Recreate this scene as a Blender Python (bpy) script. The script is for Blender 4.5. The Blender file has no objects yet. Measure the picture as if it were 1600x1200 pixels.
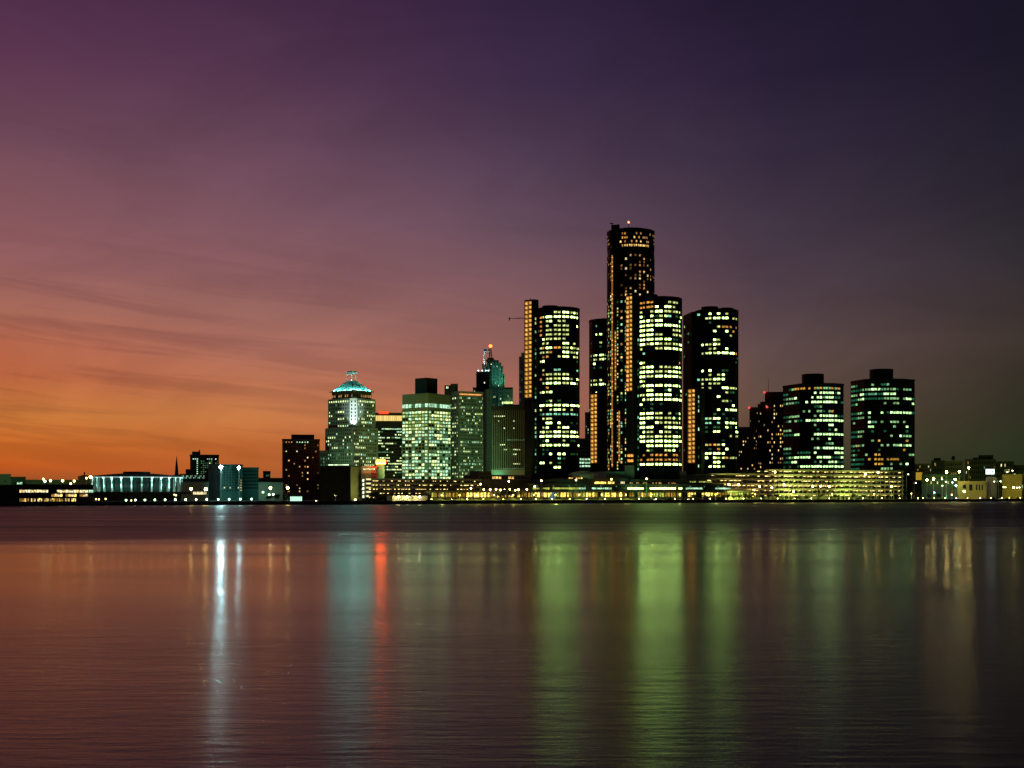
import bpy, bmesh, math, random
from mathutils import Vector, Matrix
R = math.radians
rng = random.Random(7)
scene = bpy.context.scene
col = scene.collection

# ------------------------------------------------------------------ camera
F = 2037.0          # focal length in photo pixels (photo is 1600 wide)
H = 7.2             # camera height above the river
HY = 771.0          # photo row of the horizon
cam_d = bpy.data.cameras.new('camera')
cam = bpy.data.objects.new('camera', cam_d); col.objects.link(cam)
cam.location = (0, 0, H); cam.rotation_euler = (R(90), 0, 0)
cam_d.sensor_width = 36.0; cam_d.lens = 36.0 * F / 1600.0
cam_d.shift_y = (HY - 600.0) / 1600.0
cam_d.clip_start = 0.5; cam_d.clip_end = 60000
scene.camera = cam

# ------------------------------------------------------------------ world: dusk sky
def s2l(c):
    return tuple(((v / 255) / 12.92 if v / 255 <= 0.04045 else ((v / 255 + 0.055) / 1.055) ** 2.4) for v in c)
world = bpy.data.worlds.new('World'); scene.world = world; world.use_nodes = True
nt = world.node_tree; N = nt.nodes; L = nt.links
for n in list(N): N.remove(n)
def wn(t, **kw):
    n = N.new(t)
    for k, v in kw.items(): setattr(n, k, v)
    return n
def wmath(op, a, b=None, c=None, clamp=False):
    n = wn('ShaderNodeMath', operation=op, use_clamp=clamp)
    for i, v in enumerate((a, b, c)):
        if v is None: continue
        if isinstance(v, (int, float)): n.inputs[i].default_value = v
        else: L.new(v, n.inputs[i])
    return n.outputs[0]
tc = wn('ShaderNodeTexCoord'); sep = wn('ShaderNodeSeparateXYZ'); L.new(tc.outputs['Generated'], sep.inputs[0])
X, Y, Zs = sep.outputs
hor = wmath('SQRT', wmath('ADD', wmath('MULTIPLY', X, X), wmath('MULTIPLY', Y, Y)))
tan_e = wmath('DIVIDE', Zs, wmath('MAXIMUM', hor, 0.0001))
az = wmath('ARCTAN2', X, Y)
d_sun = wmath('ABSOLUTE', wmath('ADD', az, 0.75))       # angle from the place where the sun went down
TMAX = 1.2
e_fac = wmath('DIVIDE', tan_e, TMAX, clamp=True)
def pyfac(py): return max(0.0, (HY - py) / F / TMAX)
sky_cols = [   # angle from sunset, {photo row: sRGB}
    (0.376, {771: (112, 78, 46), 752: (158, 82, 38), 735: (188, 86, 32), 700: (200, 104, 38), 655: (204, 122, 58), 600: (188, 102, 64), 550: (184, 104, 76), 500: (168, 106, 90), 430: (149, 95, 96), 350: (133, 86, 93), 250: (110, 72, 87), 130: (92, 54, 80), 0: (74, 42, 72)}),
    (0.556, {771: (118, 86, 54), 752: (160, 92, 48), 735: (180, 94, 44), 700: (192, 104, 50), 655: (202, 124, 70), 600: (190, 117, 84), 550: (177, 113, 96), 500: (161, 107, 98), 430: (143, 96, 99), 350: (124, 85, 97), 250: (106, 72, 90), 130: (86, 55, 80), 0: (68, 41, 68)}),
    (0.750, {771: (120, 86, 62), 735: (158, 94, 68), 700: (168, 99, 74), 655: (172, 104, 82), 600: (164, 104, 88), 550: (152, 101, 92), 500: (140, 96, 94), 430: (120, 86, 93), 350: (102, 76, 92), 250: (82, 61, 83), 130: (62, 44, 71), 0: (50, 34, 62)}),
    (0.944, {771: (54, 55, 36), 735: (66, 62, 42), 700: (80, 68, 51), 655: (92, 73, 59), 600: (98, 77, 69), 550: (97, 76, 75), 500: (89, 70, 75), 430: (77, 61, 73), 350: (67, 54, 70), 250: (54, 43, 63), 130: (42, 32, 55), 0: (34, 26, 47)}),
    (1.124, {771: (36, 46, 27), 735: (39, 48, 29), 700: (43, 50, 31), 655: (47, 47, 33), 600: (52, 47, 38), 550: (63, 53, 46), 500: (57, 48, 48), 430: (49, 44, 49), 350: (42, 38, 47), 250: (36, 32, 45), 130: (29, 25, 40), 0: (24, 20, 36)}),
]
zen = [(30, 20, 40), (28, 19, 40), (26, 18, 40), (20, 15, 34), (15, 12, 27)]
acc = None
for k, (dd, stops) in enumerate(sky_cols):
    ramp = wn('ShaderNodeValToRGB'); cr = ramp.color_ramp; cr.interpolation = 'B_SPLINE' if False else 'LINEAR'
    items = sorted([(pyfac(p), s2l(c)) for p, c in stops.items()] + [(1.0, s2l(zen[k]))])
    while len(cr.elements) < len(items): cr.elements.new(0.5)
    for el, (p, c) in zip(cr.elements, items):
        el.position = p; el.color = (*c, 1)
    L.new(e_fac, ramp.inputs[0])
    if acc is None: acc = ramp.outputs[0]
    else:
        mr = wn('ShaderNodeMapRange', interpolation_type='LINEAR', clamp=True)
        mr.inputs['From Min'].default_value = sky_cols[k - 1][0]; mr.inputs['From Max'].default_value = dd
        L.new(d_sun, mr.inputs['Value'])
        mx = wn('ShaderNodeMix', data_type='RGBA')
        L.new(mr.outputs[0], mx.inputs['Factor']); L.new(acc, mx.inputs['A']); L.new(ramp.outputs[0], mx.inputs['B'])
        acc = mx.outputs['Result']
# thin streaky clouds, low in the sky
slant = wmath('ADD', tan_e, wmath('MULTIPLY', az, 0.10))
comb = wn('ShaderNodeCombineXYZ')
L.new(wmath('MULTIPLY', az, 4.0), comb.inputs[0]); L.new(wmath('MULTIPLY', slant, 62.0), comb.inputs[1])
no = wn('ShaderNodeTexNoise', noise_dimensions='2D'); no.inputs['Scale'].default_value = 1.0; no.inputs['Detail'].default_value = 6.0
no.inputs['Roughness'].default_value = 0.55; no.inputs['Distortion'].default_value = 0.35
L.new(comb.outputs[0], no.inputs['Vector'])
band_lo = wn('ShaderNodeMapRange', interpolation_type='SMOOTHSTEP'); band_hi = wn('ShaderNodeMapRange', interpolation_type='SMOOTHSTEP'); side = wn('ShaderNodeMapRange', interpolation_type='SMOOTHSTEP'); thr = wn('ShaderNodeMapRange', interpolation_type='SMOOTHSTEP')
for m, v, a, b in ((band_lo, tan_e, 0.005, 0.05), (band_hi, tan_e, 0.22, 0.12), (side, d_sun, 0.85, 0.45), (thr, no.outputs[0], 0.44, 0.66)):
    L.new(v, m.inputs['Value']); m.inputs['From Min'].default_value = a; m.inputs['From Max'].default_value = b
cf = wmath('MULTIPLY', wmath('MULTIPLY', band_lo.outputs[0], band_hi.outputs[0]), wmath('MULTIPLY', side.outputs[0], thr.outputs[0]))
cl = wn('ShaderNodeMix', data_type='RGBA', blend_type='MULTIPLY')
L.new(wmath('MULTIPLY', cf, 0.55), cl.inputs['Factor']); L.new(acc, cl.inputs['A']); cl.inputs['B'].default_value = (0.60, 0.58, 0.68, 1)
cb2 = wn('ShaderNodeCombineXYZ'); L.new(wmath('MULTIPLY', az, 5.0), cb2.inputs[0]); L.new(wmath('MULTIPLY', wmath('ADD', tan_e, wmath('MULTIPLY', az, -0.12)), 13.0), cb2.inputs[1])
n2 = wn('ShaderNodeTexNoise', noise_dimensions='2D'); n2.inputs['Scale'].default_value = 1.0; n2.inputs['Detail'].default_value = 5.0; n2.inputs['Roughness'].default_value = 0.6; n2.inputs['Distortion'].default_value = 0.8
L.new(cb2.outputs[0], n2.inputs['Vector'])
mm2 = wn('ShaderNodeMapRange'); L.new(n2.outputs[0], mm2.inputs['Value'])
for k_, v_ in zip(('From Min', 'From Max', 'To Min', 'To Max'), (0.3, 0.7, 0.90, 1.06)): mm2.inputs[k_].default_value = v_
vm = wn('ShaderNodeVectorMath', operation='SCALE'); L.new(cl.outputs['Result'], vm.inputs[0]); L.new(mm2.outputs[0], vm.inputs['Scale'])
bg = wn('ShaderNodeBackground'); L.new(vm.outputs[0], bg.inputs['Color']); bg.inputs['Strength'].default_value = 1.0
out = wn('ShaderNodeOutputWorld'); L.new(bg.outputs[0], out.inputs[0])
# the sun is below the horizon: no sun lamp

scene.view_settings.view_transform = 'Standard'; scene.view_settings.look = 'None'
scene.view_settings.exposure = 0.0; scene.view_settings.gamma = 1.0
scene.render.engine = 'CYCLES'
scene.cycles.use_denoising = True
scene.cycles.max_bounces = 5; scene.cycles.glossy_bounces = 3; scene.cycles.diffuse_bounces = 2
scene.cycles.sample_clamp_indirect = 6.0
scene.cycles.use_light_tree = True
scene.cycles.filter_width = 1.5

# ------------------------------------------------------------------ projection helpers
def kx(px): return (px - 800.0) / F
def XW(px, D): return kx(px) * D
def ZW(py, D): return H + (HY - py) / F * D
SH0 = (-293.5, 748.0); SH1 = (461.0, 1174.0)      # the far bank, a straight quay line
def Ds(px):
    k = kx(px); t = (SH0[1] * k - SH0[0]) / ((SH1[0] - SH0[0]) - k * (SH1[1] - SH0[1]))
    return SH0[1] + (SH1[1] - SH0[1]) * t
GZ = 2.0

# ------------------------------------------------------------------ materials
MATS = {}
def principled(name, base, rough=0.8, metal=0.0, var=0.0, scale=0.3, spec=0.4):
    if name in MATS: return MATS[name]
    m = bpy.data.materials.new(name); m.use_nodes = True
    nt = m.node_tree; b = nt.nodes['Principled BSDF']
    b.inputs['Base Color'].default_value = (*base, 1); b.inputs['Roughness'].default_value = rough
    b.inputs['Metallic'].default_value = metal; b.inputs['Specular IOR Level'].default_value = spec
    if var:
        t = nt.nodes.new('ShaderNodeTexCoord'); n = nt.nodes.new('ShaderNodeTexNoise'); n.inputs['Scale'].default_value = scale; n.inputs['Detail'].default_value = 5
        nt.links.new(t.outputs['Object'], n.inputs['Vector'])
        r = nt.nodes.new('ShaderNodeValToRGB'); r.color_ramp.elements[0].position = 0.3; r.color_ramp.elements[1].position = 0.7
        r.color_ramp.elements[0].color = (*[c * (1 - var) for c in base], 1); r.color_ramp.elements[1].color = (*[min(1, c * (1 + var)) for c in base], 1)
        nt.links.new(n.outputs[0], r.inputs[0]); nt.links.new(r.outputs[0], b.inputs['Base Color'])
    MATS[name] = m; return m
def emitter(name, colr, s, var=0.0, blinds=False):
    if name in MATS: return MATS[name]
    m = bpy.data.materials.new(name); m.use_nodes = True
    nt = m.node_tree; nt.nodes.remove(nt.nodes['Principled BSDF'])
    e = nt.nodes.new('ShaderNodeEmission'); e.inputs['Color'].default_value = (*colr, 1); e.inputs['Strength'].default_value = s
    nt.links.new(e.outputs[0], nt.nodes['Material Output'].inputs['Surface'])
    if var:
        oi = nt.nodes.new('ShaderNodeObjectInfo')
        mr = nt.nodes.new('ShaderNodeMapRange'); mr.inputs['To Min'].default_value = s * (1 - var); mr.inputs['To Max'].default_value = s * (1 + var)
        nt.links.new(oi.outputs['Random'], mr.inputs['Value'])
        last = mr.outputs[0]
        if blinds:      # ceiling lamps are bright, desks and half drawn blinds are not
            t = nt.nodes.new('ShaderNodeTexCoord'); n = nt.nodes.new('ShaderNodeTexNoise'); n.inputs['Scale'].default_value = 0.9; n.inputs['Detail'].default_value = 2
            g = nt.nodes.new('ShaderNodeVectorMath'); g.operation = 'ADD'
            cx = nt.nodes.new('ShaderNodeCombineXYZ')
            mm = nt.nodes.new('ShaderNodeMath'); mm.operation = 'MULTIPLY'; mm.inputs[1].default_value = 97.0
            nt.links.new(oi.outputs['Random'], mm.inputs[0]); nt.links.new(mm.outputs[0], cx.inputs[0])
            nt.links.new(t.outputs['Object'], g.inputs[0]); nt.links.new(cx.outputs[0], g.inputs[1]); nt.links.new(g.outputs[0], n.inputs['Vector'])
            r = nt.nodes.new('ShaderNodeMapRange'); r.inputs['From Min'].default_value = 0.38; r.inputs['From Max'].default_value = 0.56
            r.inputs['To Min'].default_value = 0.22; r.inputs['To Max'].default_value = 1.2
            nt.links.new(n.outputs[0], r.inputs['Value'])
            mu = nt.nodes.new('ShaderNodeMath'); mu.operation = 'MULTIPLY'; nt.links.new(last, mu.inputs[0]); nt.links.new(r.outputs[0], mu.inputs[1]); last = mu.outputs[0]
        nt.links.new(last, e.inputs['Strength'])
    MATS[name] = m; return m
glass = principled('dark_window_glass', (0.010, 0.013, 0.014), 0.3, spec=0.06)
black_glass = principled('black_curtain_glass', (0.008, 0.009, 0.009), 0.35, spec=0.06)
black_metal = principled('black_spandrel', (0.014, 0.014, 0.013), 0.5, var=0.3, spec=0.08)
dark_conc = principled('dark_concrete', (0.05, 0.05, 0.047), 0.85, var=0.3, scale=0.08)
conc = principled('grey_concrete', (0.30, 0.30, 0.27), 0.85, var=0.2, scale=0.06)
pale_conc = principled('pale_concrete', (0.42, 0.42, 0.36), 0.85, var=0.15, scale=0.06)
brown = principled('brown_brick', (0.10, 0.055, 0.035), 0.85, var=0.25, scale=0.2)
tan_stone = principled('tan_stone', (0.34, 0.30, 0.22), 0.85, var=0.15, scale=0.08)
roof_dark = principled('roof_felt', (0.035, 0.035, 0.035), 0.9, var=0.3)
copper = principled('pale_green_copper', (0.30, 0.52, 0.48), 0.55, var=0.12, scale=0.15)
white_paint = principled('white_paint', (0.75, 0.76, 0.74), 0.6, var=0.06)
steel = principled('galvanised_steel', (0.28, 0.28, 0.27), 0.45, metal=0.7)
frame_m = principled('window_frame', (0.03, 0.03, 0.028), 0.5)
# window light, by key
WC = {
    'w': ((0.60, 1.00, 0.24), 7.4), 'y': ((0.74, 0.85, 0.26), 1.15), 'o': ((1.0, 0.42, 0.07), 0.85), 'g': ((0.14, 0.62, 0.20), 0.16), 't': ((0.36, 1.0, 0.62), 0.9),
    'W': ((0.56, 1.00, 0.38), 2.5), 'Y': ((0.46, 0.95, 0.38), 0.58), 'G': ((0.07, 0.55, 0.25), 0.20), 'T': ((0.3, 0.9, 0.5), 0.5), 'O': ((1.0, 0.50, 0.06), 0.75),
    'p': ((0.80, 1.0, 0.42), 1.5), 'q': ((0.62, 0.95, 0.22), 0.55), 'c': ((0.55, 1.0, 0.62), 1.1), 'd': ((0.32, 0.75, 0.38), 0.26),
    'a': ((1.0, 0.60, 0.18), 1.4), 'b': ((1.0, 0.50, 0.14), 0.5), 'm': ((1.0, 0.82, 0.45), 1.3), 'e': ((1.0, 0.42, 0.10), 0.13),
}
def wmat(k): return emitter('window_light_' + {'w': 'white', 'y': 'yellow', 'o': 'orange', 'g': 'dim_green', 't': 'teal', 'W': 'cool_white', 'Y': 'cool_green', 'G': 'deep_green', 'T': 'sea_green', 'O': 'gold', 'p': 'pale', 'q': 'lime', 'c': 'mint', 'd': 'dull_green', 'a': 'amber', 'b': 'dim_amber', 'm': 'cream', 'e': 'faint_amber'}[k], WC[k][0], WC[k][1], 0.4, True)

# ------------------------------------------------------------------ mesh helpers
class MB:
    def __init__(s): s.v = []; s.f = []; s.m = []
    def add(s, vs, fs, mi=0):
        o = len(s.v); s.v += [tuple(v) for v in vs]; s.f += [tuple(i + o for i in f) for f in fs]; s.m += [mi] * len(fs); return s
    def obox(s, c, u, hu, hn, hz, mi=0):
        """box: centre, horizontal unit dir u, half sizes along u, across, up"""
        n = (u[1], -u[0]); vs = []
        for z in (-hz, hz):
            for a, b in ((-1, -1), (1, -1), (1, 1), (-1, 1)):
                vs.append((c[0] + u[0] * hu * a - n[0] * hn * b, c[1] + u[1] * hu * a - n[1] * hn * b, c[2] + z))
        return s.add(vs, [(0, 3, 2, 1), (4, 5, 6, 7), (0, 1, 5, 4), (1, 2, 6, 5), (2, 3, 7, 6), (3, 0, 4, 7)], mi)
    def box(s, x0, x1, y0, y1, z0, z1, mi=0):
        return s.obox(((x0 + x1) / 2, (y0 + y1) / 2, (z0 + z1) / 2), (1, 0), (x1 - x0) / 2, (y1 - y0) / 2, (z1 - z0) / 2, mi)
    def prism(s, poly, z0, z1, mi=0, top=None):
        n = len(poly); t = top or poly
        vs = [(p[0], p[1], z0) for p in poly] + [(p[0], p[1], z1) for p in t]
        fs = [(i, (i + 1) % n, n + (i + 1) % n, n + i) for i in range(n)] + [tuple(range(n - 1, -1, -1)), tuple(range(n, 2 * n))]
        return s.add(vs, fs, mi)
    def tube(s, a, b, ra, rb=None, n=8, mi=0):
        rb = ra if rb is None else rb
        a = Vector(a); b = Vector(b); d = (b - a).normalized(); up = Vector((0, 0, 1)) if abs(d.z) < 0.9 else Vector((1, 0, 0))
        e1 = d.cross(up).normalized(); e2 = d.cross(e1); vs = []
        for c, r in ((a, ra), (b, rb)):
            for i in range(n):
                t = 2 * math.pi * i / n; vs.append(c + e1 * (r * math.cos(t)) + e2 * (r * math.sin(t)))
        fs = [(i, n + i, n + (i + 1) % n, (i + 1) % n) for i in range(n)] + [tuple(range(n)), tuple(range(2 * n - 1, n - 1, -1))]
        return s.add(vs, fs, mi)
    def lathe(s, c, prof, n=16, mi=0):
        vs = []
        for r, z in prof:
            for i in range(n):
                t = 2 * math.pi * i / n; vs.append((c[0] + r * math.cos(t), c[1] + r * math.sin(t), c[2] + z))
        fs = []
        for j in range(len(prof) - 1):
            for i in range(n): fs.append((j * n + i, j * n + (i + 1) % n, (j + 1) * n + (i + 1) % n, (j + 1) * n + i))
        fs += [tuple(range(n - 1, -1, -1)), tuple(range((len(prof) - 1) * n, len(prof) * n))]
        return s.add(vs, fs, mi)
    def ball(s, c, r, n=8, m=5, mi=0):
        return s.lathe(c, [(max(0.001, r * math.sin(math.pi * j / m)), -r * math.cos(math.pi * j / m)) for j in range(m + 1)], n, mi)
    def build(s, name, mats, parent=None, org=None, kind=None, smooth=False):
        if not isinstance(mats, (list, tuple)): mats = [mats]
        o0 = org if org is not None else ((0, 0, 0) if parent is None else tuple(parent.location) if parent.parent is None else tuple(Vector(parent.location) + Vector(parent.parent.location)))
        me = bpy.data.meshes.new(name)
        me.from_pydata([(v[0] - o0[0], v[1] - o0[1], v[2] - o0[2]) for v in s.v], [], s.f)
        for m in mats: me.materials.append(m)
        if len(mats) > 1: me.polygons.foreach_set('material_index', s.m)
        if smooth: me.polygons.foreach_set('use_smooth', [True] * len(s.f))
        me.update()
        o = bpy.data.objects.new(name, me); col.objects.link(o)
        if parent is not None: o.parent = parent
        if org is not None and parent is None: o.location = org
        if kind: o['kind'] = kind
        return o
def thing(name, label, cat, loc, group=None):
    o = bpy.data.objects.new(name, None); col.objects.link(o); o.location = loc; o.empty_display_size = 2
    o['label'] = label; o['category'] = cat
    if group: o['group'] = group
    return o
def tag(o, label, cat, group=None):
    o['label'] = label; o['category'] = cat
    if group: o['group'] = group
    return o

PANES = {}
def pane_mesh(w, h, key):
    w = max(0.1, round(w, 1)); h = max(0.1, round(h, 1)); kk = (w, h, key)
    if kk not in PANES:
        me = bpy.data.meshes.new('window_pane'); d = 0.12
        x, z = w / 2, h / 2
        me.from_pydata([(-x, -d, -z), (x, -d, -z), (x, -d, z), (-x, -d, z), (-x, 0, -z), (x, 0, -z), (x, 0, z), (-x, 0, z)], [], [(0, 1, 2, 3), (0, 4, 5, 1), (1, 5, 6, 2), (2, 6, 7, 3), (3, 7, 4, 0)])
        me.materials.append(wmat(key)); me.materials.append(frame_m)
        me.polygons.foreach_set('material_index', [0, 1, 1, 1, 1]); me.update()
        PANES[kk] = me
    return PANES[kk]

class Bld:
    """a building: an Empty with parts; collects grid, dark panes and lit windows"""
    def __init__(s, name, label, cat, x, y, group=None):
        s.root = thing(name, label, cat, (x, y, GZ), group); s.grid = MB(); s.dark = MB(); s.nl = 0; s.extra = {}
    def part(s, mb, name, mats, **k): return mb.build(name, mats, s.root, **k)
    def facade(s, p0, p1, z0, z1, cols, rows, lit=None, wf=0.7, hf=0.55, band=0.28, pier=0.34, pn=1, grid=True, voff=0.0):
        """windows on the wall from p0 to p1 (left to right seen from outside)"""
        p0 = Vector(p0[:2]); p1 = Vector(p1[:2]); u = (p1 - p0); W = u.length; u.normalize(); n = Vector((u.y, -u.x))
        cw = W / cols; rh = (z1 - z0) / rows; ww = cw * wf; wh = rh * hf; ang = math.atan2(u.y, u.x)
        if grid:
            sh = rh - wh
            for j in range(rows + 1):
                z = z0 + j * rh
                lo = max(z - sh / 2, z0); hi = min(z + sh / 2, z1)
                c = (p0 + p1) / 2 + n * (band / 2)
                s.grid.obox((c.x, c.y, (lo + hi) / 2), u, W / 2 - 0.02, band / 2, max(0.05, (hi - lo) / 2))
            for i in range(0, cols + 1, pn):
                c = p0 + u * min(max(i * cw, (cw - ww) / 2), W - (cw - ww) / 2) + n * (pier / 2 + 0.01)
                s.grid.obox((c.x, c.y, (z0 + z1) / 2), u, max(0.1, (cw - ww) / 2), pier / 2, (z1 - z0) / 2 - 0.01)
        for j in range(rows):
            for i in range(cols):
                key = lit(i, rows - 1 - j) if lit else None      # row 0 on top
                c = p0 + u * ((i + 0.5) * cw) + n * 0.01; z = z0 + (j + 0.5) * rh + voff
                if key and key in WC:
                    if s.nl < 300:
                        o = bpy.data.objects.new('window', pane_mesh(ww, wh, key)); col.objects.link(o); o.parent = s.root
                        o.location = (c.x - s.root.location.x, c.y - s.root.location.y, z - s.root.location.z); o.rotation_euler = (0, 0, ang); s.nl += 1
                    else:
                        s.extra.setdefault(key, MB()).obox((c.x + n.x * 0.05, c.y + n.y * 0.05, z), u, ww / 2, 0.06, wh / 2)
                else:
                    s.dark.obox((c.x + n.x * 0.03, c.y + n.y * 0.03, z), u, ww / 2, 0.04, wh / 2)
    def finish(s, wall):
        if s.grid.f: s.part(s.grid, 'facade_grid', wall)
        if s.dark.f: s.part(s.dark, 'unlit_windows', glass, kind='stuff')
        for k, mb in s.extra.items(): s.part(mb, 'lit_windows', wmat(k), kind='stuff')
        return s.root
def strings(rows, remap=None, off=0):
    def f(i, j):
        if j >= len(rows): return None
        r = rows[j]; i += off
        c = r[i] if i < len(r) else '.'
        return (remap.get(c, c) if remap else c) if c != '.' else None
    return f
def rnd(seed, p, keys, rowvar=0.0, colrun=0.0):
    g = random.Random(seed); rows = {}; cells = {}
    def f(i, j):
        if j not in rows: rows[j] = max(0, min(1, p + g.uniform(-rowvar, rowvar)))
        c = (i, j)
        if c not in cells:
            prev = cells.get((i - 1, j))
            if prev is not None and g.random() < colrun: cells[c] = prev
            else: cells[c] = g.choice(keys) if g.random() < rows[j] else ''
        return cells[c] or None
    return f
def front_poly(pl, pr, D, dep):
    """footprint whose front faces the viewer, spanning photo columns pl..pr at depth D: front-left, front-right, back-right, back-left"""
    km = kx((pl + pr) / 2); n = math.hypot(1, km); u = Vector((1 / n, -km / n)); v = Vector((km / n, 1 / n))
    c = Vector((km * D, D)); r = D * n; hw = r * (math.tan(math.atan(kx(pr)) - math.atan(km)))
    hl = r * (math.tan(math.atan(km) - math.atan(kx(pl))))
    a = c - u * hl; b = c + u * hw
    return [a, b, b + v * dep, a + v * dep]
def corner_poly(pl, pc, pr, D, a):
    """footprint showing two faces that meet at column pc: left, corner, right, back"""
    a = R(a); C = Vector((XW(pc, D), D))
    l1 = (C.x - kx(pl) * D) / (math.cos(a) + kx(pl) * math.sin(a)); l2 = (kx(pr) * D - C.x) / (math.sin(a) - kx(pr) * math.cos(a))
    A = C + Vector((-math.cos(a), math.sin(a))) * l1; B = C + Vector((math.sin(a), math.cos(a))) * l2
    return [A, C, B, A + B - C]
def grow(poly, d):
    c = sum((Vector(p) for p in poly), Vector((0, 0))) / len(poly)
    return [Vector(p) + (Vector(p) - c).normalized() * d for p in poly]

# ------------------------------------------------------------------ water, ground, quay
def water_mat():
    m = bpy.data.materials.new('river_water'); m.use_nodes = True; nt = m.node_tree; b = nt.nodes['Principled BSDF']; N = nt.nodes; L = nt.links
    b.inputs['Base Color'].default_value = (0.006, 0.008, 0.010, 1); b.inputs['IOR'].default_value = 1.18
    g = N.new('ShaderNodeNewGeometry'); sp = N.new('ShaderNodeSeparateXYZ'); L.new(g.outputs['Position'], sp.inputs[0])
    def noise(scale, sx, sy, detail=3, rough=0.5):
        mp = N.new('ShaderNodeMapping'); mp.inputs['Scale'].default_value = (sx, sy, 1); L.new(g.outputs['Position'], mp.inputs['Vector'])
        n = N.new('ShaderNodeTexNoise'); n.inputs['Scale'].default_value = scale; n.inputs['Detail'].default_value = detail; n.inputs['Roughness'].default_value = rough
        L.new(mp.outputs[0], n.inputs['Vector']); return n.outputs[0]
    def math_(op, a, b):
        n = N.new('ShaderNodeMath'); n.operation = op
        for i, v in enumerate((a, b)):
            if isinstance(v, (int, float)): n.inputs[i].default_value = v
            else: L.new(v, n.inputs[i])
        return n.outputs[0]
    def mapr(v, a, b, c, d, t='LINEAR'):
        n = N.new('ShaderNodeMapRange'); n.interpolation_type = t; L.new(v, n.inputs['Value'])
        for k, q in zip(('From Min', 'From Max', 'To Min', 'To Max'), (a, b, c, d)): n.inputs[k].default_value = q
        return n.outputs[0]
    wob = math_('ADD', math_('MULTIPLY', math_('SUBTRACT', noise(0.012, 1.0, 2.0, 4), 0.5), 120.0), math_('MULTIPLY', math_('SUBTRACT', noise(0.05, 0.12, 1.0, 3), 0.5), 90.0))
    width = mapr(sp.outputs[0], -75.0, 75.0, 75.0, 300.0)          # the ruffled water starts sharply in the west, softly in the east
    far = mapr(math_('DIVIDE', math_('SUBTRACT', math_('ADD', sp.outputs[1], wob), 142.0), width), 0.0, 1.0, 0.0, 1.0, 'SMOOTHSTEP')
    streak = noise(0.03, 0.25, 1.6, 5, 0.6)
    rfar = mapr(streak, 0.30, 0.70, 0.32, 0.48)
    close = mapr(sp.outputs[1], 34.0, 120.0, 1.0, 0.0, 'SMOOTHSTEP')      # towards the viewer the small waves are resolved and steeper
    rnear = math_('ADD', mapr(noise(0.05, 0.4, 1.2, 4), 0.35, 0.65, 0.150, 0.180), math_('MULTIPLY', close, 0.055))
    mixr = N.new('ShaderNodeMix'); L.new(far, mixr.inputs[0]); L.new(rnear, mixr.inputs[2]); L.new(rfar, mixr.inputs[3])
    L.new(mixr.outputs[0], b.inputs['Roughness'])
    h = math_('ADD', math_('MULTIPLY', noise(0.5, 0.3, 1.0, 3, 0.5), 0.06), math_('MULTIPLY', noise(1.7, 0.22, 1.0, 4, 0.65), 0.075))
    bp = N.new('ShaderNodeBump'); bp.inputs['Strength'].default_value = 0.14; bp.inputs['Distance'].default_value = 1.0
    L.new(math_('ADD', math_('MULTIPLY', close, 0.34), 0.12), bp.inputs['Strength']); L.new(h, bp.inputs['Height']); L.new(bp.outputs[0], b.inputs['Normal'])
    return m
WX = 30000
w = MB(); w.add([(-WX, -3000, 0), (WX, -3000, 0), (WX, 40000, 0), (-WX, 40000, 0)], [(0, 1, 2, 3)])
w = w.build('river', water_mat(), kind='structure')
sd = (Vector(SH1) - Vector(SH0)).normalized(); sn = Vector((-sd.y, sd.x))        # along the bank, inland
A = Vector(SH0) - sd * 9000; B = Vector(SH1) + sd * 20000
ground_m = principled('city_ground', (0.055, 0.055, 0.048), 0.9, var=0.35, scale=0.03)
gm = MB(); back = sn * 30000
gm.add([(*A, GZ), (*B, GZ), (*(B + back), GZ), (*(A + back), GZ), (*A, -3), (*B, -3)], [(0, 1, 2, 3), (4, 5, 1, 0)])
gm.build('ground', ground_m, kind='structure')
def bank(px, off):
    """world point: off metres inland of the quay edge, seen in column px (approximately)"""
    D = Ds(px); return Vector((XW(px, D), D)) + sn * off
# quay edge stones and a promenade kerb
q = MB()
q.obox((*((Vector(SH0) + Vector(SH1)) / 2 + sn * 0.2), GZ - 0.55), sd, 1500, 1.2, 0.85)
q.build('quay_wall', principled('quay_stone', (0.10, 0.095, 0.085), 0.9, var=0.4, scale=0.25), kind='structure')
p = MB(); c = (Vector(SH0) + Vector(SH1)) / 2 + sn * 9
p.obox((*c, GZ + 0.06), sd, 1500, 6.0, 0.06)
p.build('promenade', principled('promenade_paving', (0.20, 0.19, 0.17), 0.85, var=0.2, scale=0.2), kind='structure')
rd = MB(); c = (Vector(SH0) + Vector(SH1)) / 2 + sn * 23
rd.obox((*c, GZ + 0.004), sd, 1500, 6.5, 0.004)
rd.build('riverside_road', principled('asphalt', (0.05, 0.05, 0.05), 0.8, var=0.2, scale=0.3), kind='structure')

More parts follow.
